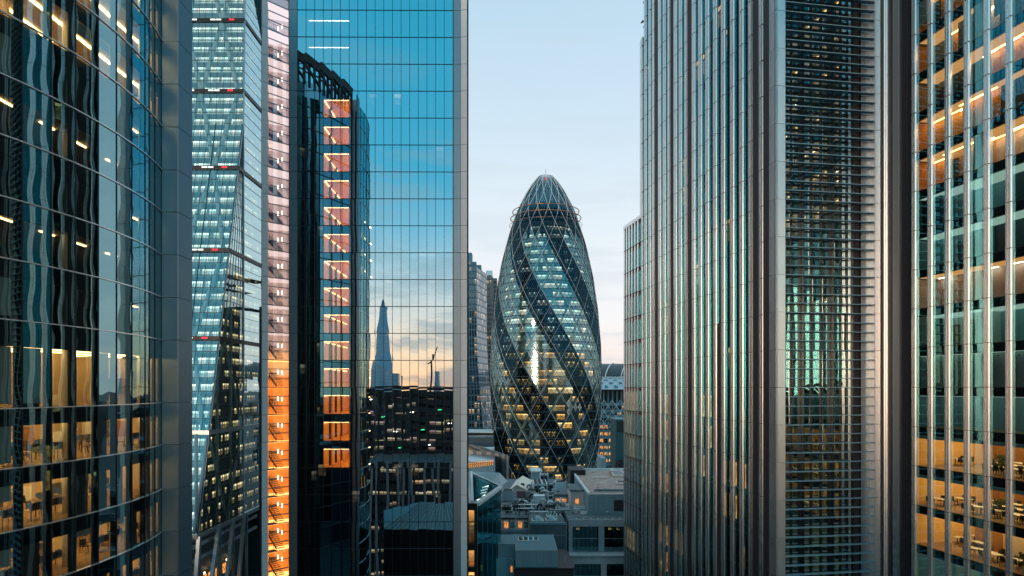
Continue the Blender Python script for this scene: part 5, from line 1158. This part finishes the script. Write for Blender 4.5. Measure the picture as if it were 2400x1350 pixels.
kinds = [
 ('chiller', 'tall pale chiller cabinet in the row right of the cream hut, nearest the hut', 1256, 1156, 1.3, 9, 2.4, 'ac_paint', 'fan'),
 ('chiller', 'tall pale chiller cabinet in the row right of the cream hut, middle of three', 1266, 1156, 1.3, 9, 2.4, 'ac_paint', 'fan'),
 ('chiller', 'tall pale chiller cabinet in the row right of the cream hut, farthest right', 1277, 1156, 1.3, 9, 2.4, 'ac_paint', 'fan'),
 ('cooling_unit', 'left one of two white grilled boxes at the bullet tower foot', 1271, 1131, 1.3, 2, 2.6, 'white_panel', 'fan'),
 ('cooling_unit', 'right one of two white grilled boxes at the bullet tower foot', 1280, 1131, 1.3, 2, 2.6, 'white_panel', 'fan'),
 ('plant_cabinet', 'tall white double door plant cabinet in the middle of the machine roof', 1264, 1190, 2.5, 2.6, 2.7, 'ac_paint', 'door'),
 ('plant_cabinet', 'pale green box with a fluted top behind the orange lit canteen window', 1315, 1153, 2.9, 2.6, 2.6, 'ac_paint', 'slats'),
 ('plant_cabinet', 'white plant cabinet behind the glass prow, left of the air conditioners', 1166, 1184, 1.8, 1.5, 2.2, 'teal_light', 'door'),
 ('plant_cabinet', 'grey slatted plant box between the cream hut and the stucco house', 1190, 1176, 2.6, 3.4, 2.6, 'stone', 'slats'),
 ('plant_cabinet', 'dark plinth box under the right side of the cream hut', 1222, 1166, 2.4, 2.4, 1.6, 'purple_frame', None),
 ('air_conditioner', 'white air conditioner above the stucco house windows, leftmost at the back', 1180, 1199, 1.0, .8, 1.3, 'white_top', 'fan'),
 ('air_conditioner', 'white air conditioner above the stucco house windows, second at the back', 1187, 1199, 1.0, .8, 1.3, 'white_top', 'fan'),
 ('air_conditioner', 'white air conditioner above the stucco house windows, third at the back', 1195, 1199, 1.0, .8, 1.3, 'white_top', 'fan'),
 ('air_conditioner', 'white air conditioner above the stucco house windows, front left of the machines', 1188, 1205, 1.0, .8, 1.4, 'white_top', 'fan'),
 ('air_conditioner', 'white air conditioner above the stucco house windows, front right of the machines', 1197, 1205, 1.0, .8, 1.4, 'white_top', 'fan'),
 ('plant_box', 'low teal box left of the skylights behind the slate roof railing', 1255, 1202, 3.0, 1.8, 1.1, 'roof_teal', None),
 ('plant_box', 'dark box in the machinery right of the chillers', 1290, 1150, 1.8, 2.4, 1.6, 'duct', 'fan'),
 ('plant_box', 'small red box on the machine roof above the skylights', 1297, 1204, .35, .35, 1.2, 'red_thing', None),
 ('plant_box', 'white square unit between the skylights and the canteen', 1322, 1198, 2.2, 2.0, .9, 'white_top', 'slats'),
 ('plant_box', 'small blue green unit near the ducts left of the orange lit canteen', 1291, 1172, 1.3, 1.5, 1.2, 'ac_paint', 'fan'),
]
for (nm, lb, u, v, w_, d_, h_, m, ex) in kinds: on_roof(nm, lb, nm.replace('_', ' '), u, v, w_, d_, h_, m, gz if v < 1200 else zv(1216, 150) + .02, None, ex)
r8 = random.Random(8)
for q in range(75):     # ducts and pipe runs over the machine roof
    u, v = r8.uniform(1215, 1332), r8.uniform(1142, 1208)
    if 1250 < u < 1284 and 1120 < v < 1160: continue
    Yk = 1600 * (CZ - gz) / (v - 910); c = Vector((xu(u, Yk), Yk, gz)); mb = MB(); kd = r8.random()
    if kd < .5: L = r8.uniform(1.5, 5); d = Vector((L, 0, 0)) if r8.random() < .5 else Vector((0, L * 1.5, 0)); hh = r8.uniform(.3, 1.4); mb.tube([c, c + Vector((0, 0, hh)), c + Vector((0, 0, hh)) + d, c + d], r8.uniform(.07, .2), 6)
    elif kd < .8: mb.tube([c, c + Vector((0, 0, 1.6)), c + Vector((.3, 0, 1.9)), c + Vector((.8, 0, 1.9)), c + Vector((1.0, 0, 1.5))], .28, 8)
    else:
        w_ = r8.uniform(.6, 1.6); mb.box(c.x, c.x + w_, c.y, c.y + w_, gz + .3, gz + r8.uniform(.8, 1.8)); mb.bar(c + Vector((.1, .1, 0)), c + Vector((.1, .1, .4)), .1); mb.bar(c + Vector((w_ - .1, .1, 0)), c + Vector((w_ - .1, .1, .4)), .1)
    o = mb.build('roof_duct', r8.choice(['duct', 'ac_paint', 'rail', 'ac_paint', 'white_top', 'dark_metal', 'white_top']), None, kd < .8); tag(o, 'length of metal duct or pipework among the machines on the roof below the bullet tower', 'duct', 'ducts and pipes on the machine roof')
for q in range(8):     # ducts on the stucco house roof
    zz_ = zv(1216, 150) + .02; u = r8.uniform(1204, 1236); v = r8.uniform(1192, 1210); Yk = min(161, 1600 * (CZ - zz_) / (v - 910)); c = Vector((xu(u, Yk), Yk, zz_)); mb = MB()
    mb.tube([c, c + Vector((0, 0, r8.uniform(1, 2.6))), c + Vector((r8.uniform(-2, 2), .5, r8.uniform(.8, 2)))], r8.uniform(.08, .22), 6); o = mb.build('roof_duct', r8.choice(['duct', 'dark_metal', 'roof_teal', 'rail']), None, True); tag(o, 'bent duct behind the parapet of the stucco house roof', 'duct', 'ducts on the stucco house roof')
for q in range(34):
    reg = q % 3
    if reg == 0: zz_ = hE + .02; u, v = r8.uniform(1250, 1322), r8.uniform(1196, 1216)
    elif reg == 1: zz_ = gz; u, v = r8.uniform(1180, 1335), r8.uniform(1140, 1195)
    else: zz_ = h2 - .38; u, v = r8.uniform(1342, 1376), r8.uniform(1186, 1206)
    Yk = 1600 * (CZ - zz_) / (v - 910); c = Vector((xu(u, Yk), Yk, zz_)); mb = MB(); w_, d_, h_ = r8.uniform(.3, 1.1), r8.uniform(.3, 1.0), r8.uniform(.3, .9)
    mb.box(c.x, c.x + w_, c.y, c.y + d_, zz_ + .06, zz_ + h_); mb.box(c.x - .05, c.x + w_ + .05, c.y - .05, c.y + d_ + .05, zz_, zz_ + .05); mb.bar((c.x + w_ / 2, c.y + d_ / 2, zz_ + h_), (c.x + w_ / 2, c.y + d_ / 2, zz_ + h_ + r8.uniform(.2, .9)), .09)
    tag(mb.build('vent_cowl', r8.choice(['white_top', 'ac_paint', 'white_top', 'duct']), None), 'small pale vent cowl standing on the flat roofs in the gap between the towers', 'vent', 'small vent cowls on the roofs')
def railing(lab, p, q, h=1.1, n=8):
    t_ = thing('roof_railing', lab, 'railing', p); p = Vector(p); q = Vector(q); mb = MB()
    for i in range(n + 1): c = p.lerp(q, i / n); mb.bar(c, c + Vector((0, 0, h)), .06)
    mb.build('post', 'rail', t_); mb = MB()
    for hh in (h * .5, h): mb.bar(p + Vector((0, 0, hh)), q + Vector((0, 0, hh)), .06)
    mb.build('rail', 'rail', t_)
railing('grey handrail along the plant roof in front of the cream hut', (xu(1176, 163), 163, gz), (xu(1212, 163), 163, gz)); railing('grey handrail right of the chillers under the bullet tower', (xu(1285, 200), 200, gz), (xu(1340, 200), 200, gz), 1.1, 12); railing('handrail at the left of the blue grey plant storey', (xu(1345, 148), 148, h2 - .4), (xu(1378, 148), 148, h2 - .4))
# H: curved low building and terrace behind, left of the bullet tower foot
PL_ = thing('curved_podium_building', 'low curved building with a row of small lit windows, left of the bullet tower foot', 'building', (-10, 290, 0))
for i in range(12):
    a0, a1 = 60 + i * 5, 60 + (i + 1) * 5; cx_, cy_ = -34.0, 262.0; rr = 33.0
    def cp(a, r_, z): return (cx_ + r_ * math.cos(R(a - 55)), cy_ + r_ * math.sin(R(a - 55)), z)
    zt = zv(1062, 280)
    mb = MB(); mb.poly([cp(a0, rr, 20), cp(a1, rr, 20), cp(a1, rr, zt), cp(a0, rr, zt)]); mb.build('wall', 'stone_pale' if i % 2 else 'clad_teal', PL_)
    mb = MB(); mb.poly([cp(a0, rr + .4, zt), cp(a1, rr + .4, zt), cp(a1, rr - 9, zt + 3.5), cp(a0, rr - 9, zt + 3.5)]); mb.build('sloping_roof', 'ac_paint' if i % 3 else 'roof_teal', PL_)
slab('wall', 'stone_blue', PL_, 1090, 1160, 262, 1082, 1200, 20); slab('roof_band', 'ac_paint', PL_, 1090, 1158, 261.6, 1079, 1083, 21)
for q in range(12):
    u = 1098 + q * 5.0; rect('window', 'lit_orange' if q % 3 else 'lit_yellow', PL_, u, u + 2.6, 1086 - q * .6, 1096 - q * .6, 261.4)
slab('terrace_wall', 'clad_dark', PL_, 1090, 1157, 300, 1026, 1079, 10); slab('upper_roof', 'ac_paint', PL_, 1090, 1157, 290, 1052, 1064, 12)
for q in range(9): rect('window', 'lit_yellow', PL_, 1100 + q * 6, 1104 + q * 6, 1068, 1075, 289.7)
PM = thing('flat_terrace_block', 'dark flat block with bright horizontal parapet lines below the flared tower', 'building', (-15, 330, 0))
slab('wall', 'black_metal', PM, 1088, 1156, 330, 1012, 1100, 20)
for v in (1012, 1021, 1036): slab('parapet', 'ac_paint', PM, 1088, 1156, 329.6, v, v + 2.6, 20.4)

# ================================================================== the city behind the camera, seen in the mirror facades
def mblk(name, m, parent, u0, u1, v0, Yv, depth, z0=0):
    a = MP(u0, v0, Yv); b = MP(u1, v0, Yv); dv = (Vector((a.x, a.y, 0)) - Vector((b.x, b.y, 0))).normalized(); nn = Vector((dv.y, -dv.x, 0))
    if nn.y > 0: nn = -nn
    mb = MB(); pts = [Vector((a.x, a.y, 0)), Vector((b.x, b.y, 0)), Vector((b.x, b.y, 0)) + nn * depth, Vector((a.x, a.y, 0)) + nn * depth]
    z1 = a.z; L = (pts[0] - pts[1]).length
    for i in range(4):
        p, q = pts[i], pts[(i + 1) % 4]; l_ = (p - q).length; mb.poly([(p.x, p.y, z0), (q.x, q.y, z0), (q.x, q.y, z1), (p.x, p.y, z1)], [(0, z0), (l_, z0), (l_, z1), (0, z1)])
    mb.poly([(p.x, p.y, z1) for p in pts]); return mb.build(name, m, parent)
SH = thing('spire_tower', 'tall tapering glass spire mirrored against the sunset in the blue mirror tower', 'tower', MP(897, 900, 1830))
cx0 = MP(897, 905, 1830); zb = MP(897, 905, 1830).z
def srad(v): return {700: .2, 708: 3, 722: 8, 745: 12, 775: 19, 800: 21, 830: 23, 862: 30, 905: 33}[v]
vv_ = [905, 862, 830, 800, 775, 745, 722, 708, 700]; mb = MB(); NS = 8
for i in range(len(vv_) - 1):
    z0, z1 = MP(897, vv_[i], 1830).z, MP(897, vv_[i + 1], 1830).z
    if i == 0: z0 = 0
    r0, r1 = srad(vv_[i]), srad(vv_[i + 1])
    for q in range(NS):
        a0, a1 = 2 * math.pi * q / NS + .2, 2 * math.pi * (q + 1) / NS + .2
        mb.poly([(cx0.x + r0 * math.cos(a0), cx0.y + r0 * math.sin(a0), z0), (cx0.x + r0 * math.cos(a1), cx0.y + r0 * math.sin(a1), z0), (cx0.x + r1 * math.cos(a1), cx0.y + r1 * math.sin(a1), z1), (cx0.x + r1 * math.cos(a0), cx0.y + r1 * math.sin(a0), z1)], [(q * 25, z0), (q * 25 + 25, z0), (q * 25 + 25, z1), (q * 25, z1)])
mb.build('shaft', 'spire_glass', SH)
mb = MB()
for q in range(5): a_ = q * 1.25; zt = MP(897, 700, 1830).z; mb.bar((cx0.x + 9 * math.cos(a_), cx0.y + 9 * math.sin(a_), zt - 28), (cx0.x + 3 * math.cos(a_), cx0.y + 3 * math.sin(a_), zt + 4 - q * 3), 2.0)
mb.build('spire_shard', 'spire_glass', SH)
LM = thing('long_market_building', 'long flat roofed building with magenta and gold lit floors, mirrored low in the blue tower', 'building', MP(960, 1000, 300))
mblk('wall', 'mirror_city', LM, 640, 1120, 915, 300, 40);  # left end is lengthened out of view to block the low sun
for (v0, th) in ((906, 1.5), (925, 1.2)): o = mblk('roof_slab', 'dark_metal' if v0 == 906 else 'black_metal', LM, 635, 1125, v0, 299, 42, CZ + (910 - v0 - 6) / 1600 * 299)
for q in range(14):
    p = MP(850 + q * 19, 915, 298.6); mb = MB(); mb.bar((p.x, p.y, 10), (p.x, p.y, p.z), .8); mb.build('column', 'black_metal', LM)
for q in range(9):
    p = MP(868 + q * 22 + (q % 3) * 5, 915, 298.4); zq = CZ - (30 + (q * 37) % 120) / 1600 * 298; mb = MB(); mb.bar((p.x, p.y, zq), (p.x + 1.5, p.y, zq), .35); mb.build('sign_light', 'exit_green' if q % 2 else 'lamp_white', LM)
PN = thing('pale_finned_block', 'low office block with tall pale fins, mirrored at the bottom of the blue tower', 'building', MP(960, 1200, 235))
mblk('wall', 'mirror_city2', PN, 850, 1090, 1085, 235, 30)
for q, u in enumerate((869, 883, 909, 935, 943, 957, 966, 994, 1016, 1028, 1055, 1075)):
    p = MP(u, 1083, 234.4); mb = MB(); mb.bar((p.x, p.y, 0), (p.x, p.y, p.z + .4), .55, .8); mb.build('pale_fin', 'rail', PN)
PO = thing('hipped_roof_block', 'dark block with a hipped ribbed roof, mirrored at the foot of the blue tower', 'building', MP(1000, 1250, 172))
mblk('wall', 'black_metal', PO, 899, 1100, 1242, 170, 26)
e0_, e1_, r0_, r1_, b0_, b1_ = MP(899, 1242, 170), MP(1100, 1242, 170), MP(985, 1178, 181), MP(1060, 1178, 181), MP(899, 1242, 196), MP(1100, 1242, 196)
for p in (b0_, b1_): p.z = e0_.z
mb = MB(); mb.poly([e0_, e1_, r1_, r0_]); mb.poly([b0_, e0_, r0_]); mb.poly([e1_, b1_, r1_]); mb.poly([b1_, b0_, r0_, r1_]); mb.build('hipped_roof', 'roof_teal', PO)
mb = MB()
for q in range(16): s_ = q / 16; a_ = e0_.lerp(e1_, s_); b_ = r0_.lerp(r1_, s_); mb.bar(a_ + Vector((0, .1, .1)), b_ + Vector((0, .1, .1)), .14)
mb.build('roof_rib', 'rail', PO)
HB = thing('hidden_dark_block', 'dark office block mirrored as a jagged silhouette in the steel finned front', 'building', (-68, 240, 0))
def AP(u, v, Yv):
    p = P(u, v, Yv); w_ = Vector((p.x - A.o.x, p.y - A.o.y, 0)); return p - A.n * (2 * w_.dot(A.n))
for (u0, u1, v0) in ((1500, 1524, 700), (1524, 1546, 680), (1546, 1562, 705), (1562, 1600, 672), (1600, 1628, 690), (1628, 1672, 668), (1672, 1712, 740)):
    a = AP(u0, v0, 260); b = AP(u1, v0, 260); mb = MB(); e_ = Vector((-8, 22, 0))
    mb.poly([(a.x, a.y, 0), (b.x, b.y, 0), (b.x, b.y, a.z), (a.x, a.y, a.z)], [(0, 0), ((a - b).length, 0), ((a - b).length, a.z), (0, a.z)])
    mb.poly([(a.x, a.y, a.z), (b.x, b.y, a.z), (b.x + e_.x, b.y + e_.y, a.z), (a.x + e_.x, a.y + e_.y, a.z)]); mb.build('wall', 'shadow_block', HB)
TC = thing('tower_crane', 'thin tower crane on the skyline, mirrored in the blue tower right of the spire', 'crane', MP(1013, 890, 1300))
c = MP(1013, 897, 1300); d = MP(1012, 835, 1300); mb = MB(); mb.bar((c.x, c.y, 0), (d.x, d.y, d.z), 3.0); mb.build('mast', 'dark_metal', TC); mb = MB(); mb.bar(d - Vector((0, 0, 12)), d + Vector((9, 0, 18)), 1.6); mb.bar(d - Vector((0, 0, 12)), d + Vector((-7, 0, -16)), 2.4); mb.build('jib', 'dark_metal', TC)
SB = thing('skyline_slab_block', 'small dark slab tower on the skyline, mirrored right of the crane', 'tower', MP(1026, 890, 1200)); mblk('wall', 'spire_glass', SB, 1020, 1035, 871, 1200, 20); mblk('wall', 'spire_glass', SB, 921, 938, 880, 1500, 20)
# low city mass all round, far off, one object
mb = MB(); r9 = random.Random(9)
def cbox(x, y, w_, d_, h_):
    pts = [(x - w_, y - d_), (x + w_, y - d_), (x + w_, y + d_), (x - w_, y + d_)]
    for i in range(4):
        p, q = pts[i], pts[(i + 1) % 4]; l_ = 2 * (w_ if i % 2 == 0 else d_); mb.poly([(p[0], p[1], 0), (q[0], q[1], 0), (q[0], q[1], h_), (p[0], p[1], h_)], [(0, 0), (l_, 0), (l_, h_), (0, h_)])
    mb.poly([(p[0], p[1], h_) for p in pts])
for q in range(620):
    an = r9.uniform(0, 2 * math.pi); rr = 150 * (1800 / 150) ** r9.random(); x, y = rr * math.sin(an), rr * math.cos(an)
    if y > 60 and abs(x) < 30 + y * .8 and y < 700: continue
    if y < -20 and abs(x + 20) < 75 and y > -290: continue
    if x > 20 and y > 50 and y < 400 : continue
    cbox(x, y, r9.uniform(10, 26), r9.uniform(10, 26), min(r9.uniform(22, 58), 66) if rr > 260 else r9.uniform(18, 46))
tag(mb.build('distant_city', 'city_mass'), 'low dark city stretching away on all sides', 'city', None, 'stuff')
